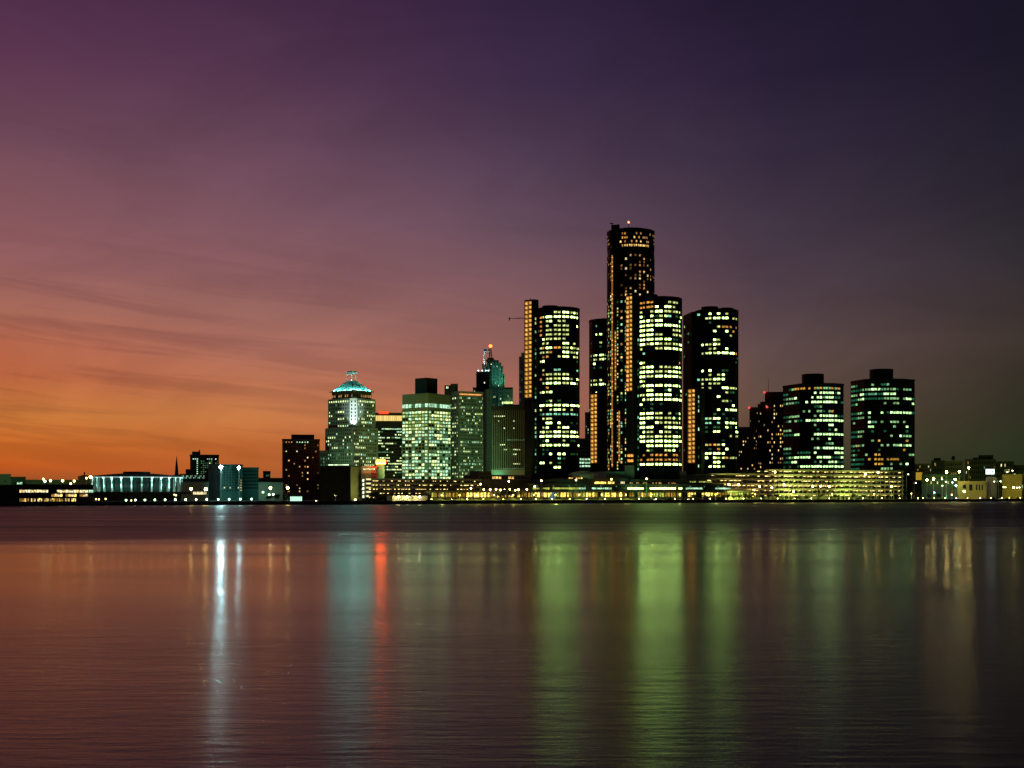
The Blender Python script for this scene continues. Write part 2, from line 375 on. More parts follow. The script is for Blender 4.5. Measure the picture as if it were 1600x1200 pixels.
# ------------------------------------------------------------------ the glass towers of the riverfront centre
def ring_poly(cx, cy, r, n=16, rot=0.0):
    return [(cx + r * math.cos(2 * math.pi * i / n + rot), cy + r * math.sin(2 * math.pi * i / n + rot)) for i in range(n)]
def ring_facades(B, cx, cy, r, z0, z1, rows, lit, ncols=2, n0=-3, n1=3, wf=0.77, hf=0.43, ph=0.0):
    """16 sided shaft: facets n0..n1 round the side that faces the river carry the given windows"""
    vd = math.atan2(-cy, -cx)          # from shaft towards the viewer
    for n in range(n0, n1 + 1):
        a = vd + R(22.5) * n + R(ph)
        p0 = (cx + r * math.cos(a - R(11.25)), cy + r * math.sin(a - R(11.25))); p1 = (cx + r * math.cos(a + R(11.25)), cy + r * math.sin(a + R(11.25)))
        B.facade(p0, p1, z0, z1, ncols, rows, (lambda i, j, n=n: lit(i + (n - n0) * ncols, j)), wf, hf, band=0.22, pier=0.30, pn=ncols)
def amber_shaft(B, p0, p1, dep, z0, z1, lz0, lz1, floors, strip=(0.0, 1.0)):
    """external lift shaft: dark box with a lattice of amber lamps on its outer face; lamps between lz0 and lz1"""
    p0 = Vector(p0); p1 = Vector(p1); u = (p1 - p0); W = u.length; u.normalize(); n = Vector((u.y, -u.x))
    m = MB(); m.prism([p0, p1, p1 - n * dep, p0 - n * dep], z0, z1); sh = B.part(m, 'lift_shaft', black_metal)
    a = p0 + u * (W * strip[0]); b = p0 + u * (W * strip[1]); w = (b - a).length; c = (a + b) / 2
    g = MB(); g.obox((c.x + n.x * 0.06, c.y + n.y * 0.06, (lz0 + lz1) / 2), u, w / 2, 0.06, (lz1 - lz0) / 2)
    g.build('lift_glazing', emitter('amber_glow', (1.0, 0.40, 0.06), 0.30), sh)
    lat = MB(); fh = (lz1 - lz0) / floors
    for j in range(floors + 1):
        z = lz0 + j * fh; lat.obox((c.x + n.x * 0.35, c.y + n.y * 0.35, z), u, w / 2, 0.12, 0.28)
        if j < floors:
            q0 = a + n * 0.35; q1 = b + n * 0.35
            lat.tube((q0.x, q0.y, z), (q1.x, q1.y, z + fh), 0.22, n=4)
    for q in (a, b, a + (b - a) * 0.62): lat.obox((q.x + n.x * 0.3, q.y + n.y * 0.3, (lz0 + lz1) / 2), u, 0.16, 0.16, (lz1 - lz0) / 2)
    lat.build('lattice', black_metal, sh)
    lm = emitter('amber_lamp', (1.0, 0.48, 0.09), 1.1, 0.35)
    mesh = None
    for j in range(floors):
        for t, s in ((0.30, 0.62), (0.80, 0.40)):
            q = a + (b - a) * t + n * 0.30; z = lz0 + (j + (0.42 if t < 0.5 else 0.55)) * fh
            if mesh is None or True:
                key = ('amber', round(s * w, 1))
                if key not in PANES:
                    mb = MB(); mb.ball((0, 0, 0), min(0.30 * fh, s * w * 0.36), 6, 4)
                    me = bpy.data.meshes.new('amber_lamp'); me.from_pydata(mb.v, [], mb.f); me.materials.append(lm); PANES[key] = me
            o = bpy.data.objects.new('amber_lamp', PANES[key]); col.objects.link(o); o.parent = B.root
            o.location = Vector((q.x, q.y, z)) - B.root.location
    return sh
def drum(B, cx, cy, r, z0, z1, name='roof_plant', mat=None, n=24):
    m = MB(); m.prism(ring_poly(cx, cy, r, n), z0, z1); return B.part(m, name, mat or black_metal)

TA = ["......yywwywy.", "..oywwwwwwwww.", "..o.yw.yy.....", "..o.y.yyyy..w.", ".oo.yyyyyy....", "..o.yyyyyy....", "...wyyyyy.....", "...yy...ww.y..", "..yowwooyywyyy", "..yyyo..wwyyw.", "...oo..yww.yy.", "..yw........g.", "..............", "...y..tt....tg", "...oyyyyyy....", "..o.yyyywwy.wy", "...ywwwwyywwy.", "....o.........", "..ywyw........", "..............", "....gy.g......", "..wwwwwwwwwwww", "..y..ywwy.y...", "..gtttttttttt.", "...yyy........", "....ww.w..g.g.", "...yw..yww....", "..ywyywwyywwy.", "..wwwwwwwwwwwy", "...gw...y.gg..", "..ywwwwwww...w", "...gg.........", "...g.w.ww.ggg.", ".......tg.....", "..ww.y.g......", "......ww......", ".............."]
TC = ["..oooo...yyy..", "..oooow.wwy...", "..y..ywwyyyyy.", "..wg.wgywt.g.w", "..wwwyww....w.", "..wwwwwwwwwww.", ".gwwww....yyw.", ".ywwwwyy..yyyy", ".gwwwwwwwwgg..", ".ywwywwyyyyyww", "..y...yywwwwyw", "...t..........", "..............", "..wy........o.", "..ywww.yyyyww.", ".gwwwwyyywwwwy", ".gwwyywwwwwwyy", ".gwy..........", ".yywwwwwwwwww.", "....ww..gw...w", ".gyywwwwww.g.y", "...wywwwwwwwww", "..w..g.g......", "...g.g........", "..wwwwyy.y.gw.", "..wwwwyyyywgw.", "..ww..wyyyyyy.", ".wwwww..ywwwww", "...wyy.wyy.g..", ".gwwyywyyywww.", ".wwwwwwwwwwwww", "....wwwwwwwwg.", "....yg..yyw.g.", "...o.oooo.oo..", "..o.oooooooog.", "..wwwwwwwwwwww", ".............."]
TD = [".....w.w.y....", "....yywwww.yyg", ".....g........", ".......yooo.o.", ".y....w..w.o..", "..........y...", "......wy......", "wwtwyywy......", ".w...yy..w....", "ywyyywywwwwwo.", ".y...........g", ".g..........g.", "..............", ".w.w.w..gg....", ".....y.yw.....", "yyyyyywww.....", "y..y.yyy......", "...y.y..wwyyy.", ".........ygg..", ".......w......", "........yyg...", "..ww.......w..", ".......w.wwww.", "......g.g.....", "..tytyww.g.g..", "....tt.t.wwww.", "....g.gg.wg.w.", "..oog.ww....ww", "..........y.yy", "..o.....g.....", "..yyyooyw.....", ".yo..g.o.w....", ".yggwwwww.....", ".yggw.wyyoyyy.", "......ww......", ".....wwwy.....", ".............."]
TB = ["..............", "..............", "......ww......", "..............", "....g..y......", "..............", "..............", "...gyywww.....", "....gyyyw.....", "..............", ".....g.g......", "..............", "..............", "...gyyyy......", "....wywww.....", "..............", "....g.........", "..............", "..............", "......g.......", ".....ywww.....", "......www.....", ".....gwww.....", "..............", "......g.......", "......www.....", "..............", ".....g.w......", "......www.....", "..............", "......ww......", ".....g.w......"]

def core_shaft(B, cx, cy, r, z0, z1):
    vd = math.atan2(-cy, -cx)
    m = MB(); m.prism(ring_poly(cx, cy, r * 1.0, 16, vd + R(11.25)), z0, z1); B.part(m, 'shaft', black_glass)
    rim = MB(); rim.prism(ring_poly(cx, cy, r + 0.35, 16, vd + R(11.25)), z1 - 0.4, z1 + 1.3); B.part(rim, 'roof_rim', black_metal)

# tower with the shaft on its outer (west) side
def tower_a():
    D = 1088; cx = XW(872, D); r = 34.3 / F * D; cy = D + r
    cx = kx(872) * cy; r = 34.0 / F * cy
    B = Bld('glass_tower', 'dark round glass tower with amber lift shaft rising above its roof, by the ribbed building', 'tower', cx, cy, 'dark glass towers of the riverfront centre')
    zt = ZW(481, D); y0 = 487.5 - 3.46; zb = ZW(y0 + 37 * 6.93, D); zw = ZW(y0, D)
    core_shaft(B, cx, cy, r, GZ, zt)
    ring_facades(B, cx, cy, r, zb, zw, 37, strings(TA), ph=-2)
    # shaft
    Dl = D + 6
    p0 = (XW(819.5, Dl + 2), Dl + 2); p1 = (XW(831.5, Dl - 3), Dl - 3)
    amber_shaft(B, p0, p1, 9, GZ, ZW(468.5, Dl), ZW(622, Dl), ZW(470.5, Dl), 22, (0.02, 0.98))
    m = MB(); m.prism([(XW(831.8, Dl - 2.6), Dl - 2.6), (XW(840.8, Dl), Dl), (XW(841, Dl + 14), Dl + 14), (XW(832, Dl + 14), Dl + 14)], GZ, ZW(468.2, Dl)); B.part(m, 'lift_lobby_stack', black_metal)
    B.facade((XW(834, Dl - 2.2), Dl - 2.2), (XW(839.5, Dl - 0.6), Dl - 0.6), zb, ZW(495, Dl), 1, 36, rnd(31, 0.55, ['g', 't', 'g', 'g', 'y']), wf=0.34, hf=0.55, grid=False)
    drum(B, XW(861, D), cy + 4, 13 / F * D, zt, ZW(478, D + 20)); m = MB(); m.tube((XW(829, Dl), Dl + 4, ZW(468, Dl)), (XW(829, Dl), Dl + 4, ZW(464.5, Dl)), 0.25); B.part(m, 'mast', steel)
    return B.finish(black_metal)
tower_a()
def tower_c():
    D = 1040; r = 35.6 / F * (D + 18); cy = D + r; cx = kx(1029.5) * cy; r = 36.0 / F * cy
    B = Bld('glass_tower', 'brightest dark glass tower with nearly every floor lit, in front of the tallest tower', 'tower', cx, cy, 'dark glass towers of the riverfront centre')
    y0 = 471.6 - 3.62; zb = ZW(y0 + 37 * 7.25, D); zw = ZW(y0, D); zt = ZW(465, D)
    core_shaft(B, cx, cy, r, GZ, zt)
    ring_facades(B, cx, cy, r, zb, zw, 37, strings(TC))
    Dl = D + 4
    p0 = (XW(978, Dl), Dl); p1 = (XW(988.5, Dl - 5), Dl - 5)
    amber_shaft(B, p0, p1, 9, GZ, ZW(461, Dl), ZW(612, Dl), ZW(463, Dl), 21, (0.02, 0.98))
    m = MB(); m.prism([(XW(988.8, Dl - 4.6), Dl - 4.6), (XW(999.5, Dl - 2), Dl - 2), (XW(999.5, Dl + 14), Dl + 14), (XW(989, Dl + 14), Dl + 14)], GZ, ZW(460.6, Dl)); B.part(m, 'lift_lobby_stack', black_metal)
    B.facade((XW(980, Dl - 1.2), Dl - 1.2), (XW(990, Dl - 5.8), Dl - 5.8), ZW(724, Dl), ZW(708, Dl), 1, 2, lambda i, j: 'o', wf=0.9, hf=0.5, grid=False)
    B.facade((XW(995.2, Dl - 3.2), Dl - 3.2), (XW(998.8, Dl - 2.2), Dl - 2.2), zb, ZW(495, Dl), 1, 36, rnd(32, 0.35, ['g', 't', 'g']), wf=0.4, hf=0.55, grid=False)
    drum(B, XW(1018, D), cy + 2, 14 / F * D, zt, ZW(461, D + 20))
    return B.finish(black_metal)
tower_c()
def tower_d():
    D = 1103; r = 33.5 / F * (D + 18); cy = D + r; cx = kx(1119.8) * cy; r = 33.6 / F * cy
    B = Bld('glass_tower', 'dark glass tower with scattered lights and low amber shaft, right of the brightest tower', 'tower', cx, cy, 'dark glass towers of the riverfront centre')
    y0 = 489.8 - 3.4; zb = ZW(y0 + 37 * 6.83, D); zw = ZW(y0, D); zt = ZW(484, D)
    core_shaft(B, cx, cy, r, GZ, zt)
    ring_facades(B, cx, cy, r, zb, zw, 37, strings(TD))
    P0 = (XW(1067.8, D + 34), D + 34); P1 = (XW(1081, D + 10), D + 10); P2 = (XW(1096, D + 6), D + 6); P3 = (XW(1110, D + 40), D + 40)
    m = MB(); m.prism([P0, P1, P2, P3], GZ, zt - 0.3); B.part(m, 'side_wing', black_glass)
    B.facade(P0, P1, zb, zw, 4, 37, rnd(5, 0.16, ['q', 'g', 'q', 'd', 'd'], 0.14, 0.3), hf=0.5)
    B.facade(P1, P2, zb, zw, 2, 37, rnd(6, 0.10, ['y', 'g', 't']), hf=0.5, band=0.2)
    Dl = D - 10
    amber_shaft(B, (XW(1074.6, Dl), Dl), (XW(1086.6, Dl - 5), Dl - 5), 14, GZ, ZW(606, Dl), ZW(724, Dl), ZW(608, Dl), 17, (0.02, 0.98))
    m = MB(); m.prism([(XW(1086.8, Dl - 4.6), Dl - 4.6), (XW(1096, Dl), Dl), (XW(1097, Dl + 14), Dl + 14), (XW(1088, Dl + 14), Dl + 14)], GZ, ZW(605.5, Dl)); B.part(m, 'lift_lobby_stack', black_metal)
    B.facade((XW(1090, Dl - 3.4), Dl - 3.4), (XW(1093, Dl - 1.8), Dl - 1.8), zb - 4, ZW(617, Dl), 1, 18, rnd(33, 0.75, ['t', 'g', 'c']), wf=0.5, hf=0.6, grid=False)
    drum(B, XW(1109, D + 18), cy, 13.5 / F * D, zt, ZW(480.5, D + 20)); drum(B, XW(1135, D + 22), cy + 3, 11 / F * D, zt, ZW(481.5, D + 20))
    m = MB(); m.tube((XW(1106, D), cy, zt + 2), (XW(1106, D), cy, ZW(475, D)), 0.25); B.part(m, 'mast', steel)
    return B.finish(black_metal)
tower_d()
def tower_b():
    xb = rnd(46, 0.07, ['y', 'g', 't', 'w'], 0.07)
    D = 1215; r = 33 / F * D; cy = D + r; cx = kx(951) * cy; r = 31 / F * cy
    B = Bld('glass_tower', 'partly hidden dark glass tower with amber shaft, left of and behind the tallest tower', 'tower', cx, cy, 'dark glass towers of the riverfront centre')
    zt = ZW(499, D); y0 = 505; zw = ZW(y0, D); zb = ZW(y0 + 32 * 6.55, D)
    core_shaft(B, cx, cy, r, GZ, zt)
    ring_facades(B, cx, cy, r, zb, zw, 32, lambda i, j: strings(TB, None, 3)(i, j) or xb(i, j), ph=4)
    Dl = D - 6
    amber_shaft(B, (XW(922.5, Dl), Dl), (XW(933.5, Dl - 5), Dl - 5), 16, GZ, ZW(614, Dl), ZW(724, Dl), ZW(616, Dl), 17, (0.02, 0.98))
    m = MB(); m.prism([(XW(933.8, Dl - 4.6), Dl - 4.6), (XW(941, Dl), Dl), (XW(942, Dl + 16), Dl + 16), (XW(935, Dl + 16), Dl + 16)], GZ, ZW(613.5, Dl)); B.part(m, 'lift_lobby_stack', black_metal)
    return B.finish(black_metal)
tower_b()
def tower_main():
    D = 1138; r = 36.6 / F * (D + 21); cy = D + r; cx = kx(985.5) * cy; r = 36.6 / F * cy
    B = Bld('hotel_tower', 'tallest cylindrical tower with amber windows, lit ring at the top and red beacon', 'tower', cx, cy)
    zt = ZW(357.5, D); vd = math.atan2(-cy, -cx)
    m = MB(); m.prism(ring_poly(cx, cy, r, 32, vd + R(5.625)), GZ, zt); B.part(m, 'shaft', black_glass)
    m = MB(); m.prism(ring_poly(cx, cy, r + 0.5, 32, vd + R(5.625)), zt - 1.0, zt + 1.0); B.part(m, 'roof_rim', black_metal)
    drum(B, cx, cy, r * 0.78, zt, ZW(353.5, D))
    # crown: three lit restaurant floors
    zc1 = ZW(361, D); zc0 = ZW(386, D); g = rnd(41, 0.42, ['b', 'a', 'b', 'b', 'o'], 0.15)
    top = rnd(42, 0.42, ['a', 'b', 'b', 'o', 'e', 'e', 'b', 'e', 'm'], 0.22, 0.35); low_ = rnd(43, 0.55, ['y', 'y', 't', 'g', 'a', 'b'], 0.2); zw0 = ZW(396, D); zw1 = ZW(735, D); rows = 66
    def lt(i, j, n):
        py = 396 + j * 5.14
        if j > 12 and n < 0: return low_(i + n * 2 + 40, j)
        return top(i + n * 2 + 40, j)
    for n in range(-8, 9):
        a = vd + R(11.25) * n; h = R(5.625)
        p0 = (cx + r * math.cos(a - h), cy + r * math.sin(a - h)); p1 = (cx + r * math.cos(a + h), cy + r * math.sin(a + h))
        B.facade(p0, p1, zw1, zw0, 1, rows, (lambda i, j, n=n: lt(i, j, n)), 0.7, 0.62, band=0.18, pier=0.3)
        B.facade(p0, p1, zc0, zc1, 2, 4, (lambda i, j, n=n: ('a' if -2 <= n <= 4 else None) if j == 3 and n > -2 else g(i + n * 2 + 40, j)), 0.75, 0.5 , band=0.2, pier=0.2)
    # dark slab in front of the cylinder on its west side
    Dl = D - 2
    m = MB(); m.prism([(XW(955, Dl), Dl), (XW(968, Dl - 3), Dl - 3), (XW(968.5, Dl + 12), Dl + 12), (XW(955.5, Dl + 12), Dl + 12)], GZ, ZW(351.5, Dl)); B.part(m, 'lift_shaft', black_metal)
    B.facade((XW(963, Dl - 2.2), Dl - 2.2), (XW(967, Dl - 3.2), Dl - 3.2), ZW(735, Dl), ZW(470, Dl), 1, 52, rnd(45, 0.6, ['y', 't', 'g', 'a']), wf=0.4, hf=0.5, grid=False)
    # thin amber lit lift strips below
    for (px, a, b, s) in ((956.5, 730, 400, 46), (961.5, 610, 518, 14), (967.5, 722, 642, 12)):
        z1 = ZW(b, Dl); z0 = ZW(a, Dl); q = MB(); xx = XW(px, Dl - 3.6); q.obox((xx, Dl - 3.6, (z0 + z1) / 2), (1, 0), 0.55, 0.5, (z1 - z0) / 2); o = B.part(q, 'lift_glazing', emitter('amber_glow', (1.0, 0.40, 0.06), 0.30))
        g2 = random.Random(int(px))
        for j in range(s):
            if g2.random() < 0.35 and px < 960: continue
            key = ('amberdot',)
            if key not in PANES:
                mb = MB(); mb.ball((0, 0, 0), 0.62, 6, 4); me = bpy.data.meshes.new('amber_lamp'); me.from_pydata(mb.v, [], mb.f); me.materials.append(emitter('amber_lamp', (1.0, 0.48, 0.09), 1.1, 0.35)); PANES[key] = me
            w = bpy.data.objects.new('amber_lamp', PANES[key]); col.objects.link(w); w.parent = B.root; w.location = Vector((xx, Dl - 4.3, z0 + (j + 0.5) * (z1 - z0) / s)) - B.root.location
    # roof clutter, mast, beacon
    m = MB(); m.tube((XW(984.3, D), cy - 8, zt), (XW(984.3, D), cy - 8, ZW(344, D)), 0.3, 0.2); B.part(m, 'mast', steel)
    m = MB(); m.ball((XW(984.3, D), cy - 8, ZW(342.5, D)), 0.95); B.part(m, 'beacon_lamp', emitter('red_beacon', (1.0, 0.10, 0.06), 9))
    m = MB(); m.ball((XW(984.6, D), D + 3, ZW(356, D)), 0.75); B.part(m, 'roof_lamp', emitter('white_lamp', (0.9, 1.0, 0.85), 6))
    m = MB(); m.tube((XW(1004.5, D), cy, zt), (XW(1004.5, D), cy, ZW(348, D)), 0.2); m.tube((XW(957, D), Dl + 4, ZW(351, D)), (XW(955, D), Dl + 4, ZW(347.5, D)), 0.3); m.obox((XW(956, D), Dl + 4, ZW(348.5, D)), (1, 0), 1.6, 0.3, 0.4); B.part(m, 'aerial', black_metal)
    return B.finish(black_metal)
tower_main()

TE = ["..gyoooo.o.oyoyyyoyo.", "gg.........w.wwwwwgw.", "gyyyw.....w.wwtwwwgg.", "gyyygg..w.wwwwwwwww.g", "...........ggy.......", ".......y.y..yyg.yo...", "ggyyyy.....y.wwwwwwgg", ".gy.ygg.wwyywwwwwwwww", "...........y....ww...", "yyy.........g...g.w..", "ggggww.....wwwwwwwwww", "..........y.y...w....", "...............gyy...", "yyy........ywgwwwwwww", "ggg..ggggg.w......www", ".gyywwwwww..wwwwwgggw", "gggww......g.y..wwwgg", "g.g..gwwwwwwwwwwwwwww", "yyyy................."]
TF = ["yyg.....y..ggt........", "gggggyyywwwttyyyg.yyt.", "yyy.wwgtttggwwww......", "gggyywggggggyyyyy.ywwg", "ggy.........y..yy....w", "......................", "gggyyg.w...w.gwwwwwwwg", "gggyyy.y..............", ".y.....wtt.y..yyy.y...", ".......ww......y...w..", "gggyyy..g...g......g..", "gggyy.........y..wyyy.", "........y.o........o..", "gyyogy.....y.y.yywyww.", "gg.g......g.......o...", "gyg...y..oo.........yy", "gygggg.o.ooo.oooo.....", "gggggg...ooo..y..y.w..", "gggg.......yyyy......."]
REM = {'w': 'W', 'y': 'Y', 'g': 'G', 't': 'T', 'o': 'O'}
def faceted(name, label, D, pts, cols, rows, top_py, y0, pitch, data, drum_px, drum_top):
    P = [Vector((XW(px, D + dd), D + dd)) for px, dd in pts]
    cx = sum(p.x for p in P) / len(P); cy = D + 28
    B = Bld(name, label, 'tower', cx, cy, 'pair of faceted towers on the right')
    zt = ZW(top_py, D); kb = kx(pts[-1][0])
    poly = P + [Vector((kb * (D + 45) - 3, D + 45)), Vector((XW(pts[0][0] + 20, D + 62), D + 62))]
    m = MB(); m.prism(poly, GZ, zt); B.part(m, 'shaft', black_glass)
    m = MB(); m.prism(grow(poly, 0.5), zt - 0.5, zt + 1.6); B.part(m, 'roof_rim', black_metal)
    zw = ZW(y0 - pitch / 2, D); zb = ZW(y0 - pitch / 2 + pitch * rows, D); off = 0; s = strings(data, REM)
    for k in range(len(P) - 1):
        B.facade(P[k], P[k + 1], zb, zw, cols[k], rows, (lambda i, j, o=off: s(i + o, j)), 0.82, 0.44, band=0.2, pier=0.28, pn=2)
        off += cols[k]
    a, b = drum_px; r = (b - a) / 2 / F * (D + 26); drum(B, kx((a + b) / 2) * (D + 26), D + 26, r, zt, ZW(drum_top, D + 12))
    return B
B = faceted('faceted_tower', 'shorter faceted dark tower with gold lit top floor and round rooftop drum', 1260, [(1223.5, 34), (1250, 6), (1267, 1), (1285, -1), (1303, 1), (1318, 10)], (6, 4, 4, 4, 3), 19, 601, 606.4, 7.2, TE, (1253, 1287), 583)
B.finish(black_metal)
B = faceted('faceted_tower', 'faceted dark tower with round rooftop drum farthest right, wholly dark top edge', 1290, [(1329.5, 32), (1351, 6), (1371, 1), (1390, -1), (1410, 1), (1429, 11)], (6, 4, 4, 4, 4), 19, 594, 600.7, 7.3, TF, (1359, 1395), 575.5)
B.finish(black_metal)

# ------------------------------------------------------------------ the downtown towers, west to east
def box_tower(name, label, D, pl, pc, pr, a, top_py, base_py, wall, lf, rf=None, cols=(8, 6), rows=20, wtop=None, wbot=None, wf=0.6, hf=0.55, cat='building', body=None, dep=30, group=None, band=0.3, pier=0.35, parapet=True):
    poly = corner_poly(pl, pc, pr, D, a) if pc else front_poly(pl, pr, D, dep)
    c = sum(poly, Vector((0, 0))) / 4
    B = Bld(name, label, cat, c.x, c.y, group); zt = ZW(top_py, D); z0 = GZ if base_py is None else ZW(base_py, D)
    m = MB(); m.prism(poly, GZ, zt); B.part(m, 'wall', body or wall)
    if parapet:
        m = MB(); m.prism(grow(poly, 0.4), zt - 0.8, zt + 0.6); B.part(m, 'parapet', wall)
    z1 = ZW(wtop, D) if wtop else zt - 2; zb = ZW(wbot, D) if wbot else max(z0, GZ + 4)
    B.facade(poly[0], poly[1], zb, z1, cols[0], rows, lf, wf, hf, band, pier)
    if pc: B.facade(poly[1], poly[2], zb, z1, cols[1], rows, rf, wf, hf, band, pier)
    B.poly = poly; B.zt = zt; B.z = (zb, z1)
    return B
def penthouse(B, pl, pr, D, dep, z0, top_py, mat, name='penthouse'):
    m = MB(); m.prism(front_poly(pl, pr, D, dep), z0, ZW(top_py, D)); return B.part(m, name, mat)

# dark office block with a roof storey, by the arena
B = box_tower('office_block', 'dark office block with stair tower column of lights, left of the teal floodlit building', 1010, 297, None, 342, 0, 711.5, None, dark_conc, lambda i, j: {0: 'c' if i in (1, 2, 3, 8, 9, 10, 12) else None}.get(j, ('c' if i == 3 else ('d' if i > 4 and rng.random() < 0.55 else ('p' if i > 4 and rng.random() < 0.2 else None)))), cols=(14, 0), rows=15, wbot=765, hf=0.42, dep=26)
penthouse(B, 300, 313, 1014, 12, B.zt, 705.5, dark_conc); m = MB(); m.tube((XW(310.5, 1018), 1020, ZW(705.5, 1014)), (XW(310.5, 1018), 1020, ZW(702.5, 1014)), 0.5); B.part(m, 'vent_stack', black_metal)
m = MB(); m.prism(front_poly(290, 297, 1014, 20), GZ, ZW(733, 1014)); B.part(m, 'side_wing', dark_conc)
B.finish(dark_conc)
# teal lit block with the two floodlights
teal_b = principled('teal_glazed_brick', (0.05, 0.13, 0.125), 0.75, var=0.2, scale=0.1)  # teal of the floodlighting is put into the wall colour
B = box_tower('teal_block', 'teal floodlit concrete block under two dazzling white rooftop floodlights', 955, 326, 344, 379, 55, 726.5, None, teal_b, lambda i, j: None, lambda i, j: 'm' if (j in (3, 4, 7) and i > 5 and rng.random() < 0.8) or (j == 7 and i in (1, 3)) or (i == 7 and j > 3) else None, cols=(6, 8), rows=9, wtop=732, wbot=768, wf=0.5, hf=0.45)
B.finish(teal_b)
B = box_tower('teal_block', 'lower teal lit block with horizontal window bands, right of the floodlit block', 975, 378, None, 404, 0, 731.5, None, teal_b, lambda i, j: None, cols=(9, 0), rows=6, wtop=734, wbot=765, wf=0.78, hf=0.5, dep=22)
B.finish(teal_b)
B = box_tower('small_tower', 'tiny dark tower block on the skyline left of the dark office tower', 1150, 411, None, 422.5, 0, 737, None, dark_conc, lambda i, j: 'd' if rng.random() < 0.35 else ('m' if rng.random() < 0.2 else None), cols=(3, 0), rows=6, wf=0.5, dep=14)
B.finish(dark_conc)
# dark tower with amber windows
B = box_tower('office_tower', 'dark brown office tower with amber windows and set-back roof storey', 1060, 441, None, 499.5, 0, 687, None, brown, lambda i, j: ('b' if i < 5 else ('c' if 5 <= i < 10 else None)) if j == 0 and i not in (4,) else (rng.choice(['a', 'b', 'm', 'b']) if rng.random() < (0.11 if j < 9 else 0.16) else None), cols=(14, 0), rows=17, wtop=688.5, wbot=770, wf=0.42, hf=0.40, dep=36, cat='tower')
penthouse(B, 455, 491, 1064, 26, B.zt, 679, black_metal, 'roof_storey'); B.finish(brown)
B = box_tower('narrow_block', 'narrow dim block squeezed between the brown tower and the pyramid-roofed tower', 1120, 499, None, 513, 0, 705, None, dark_conc, lambda i, j: 'd' if rng.random() < 0.4 else None, cols=(3, 0), rows=12, wf=0.5, dep=20); B.finish(dark_conc)

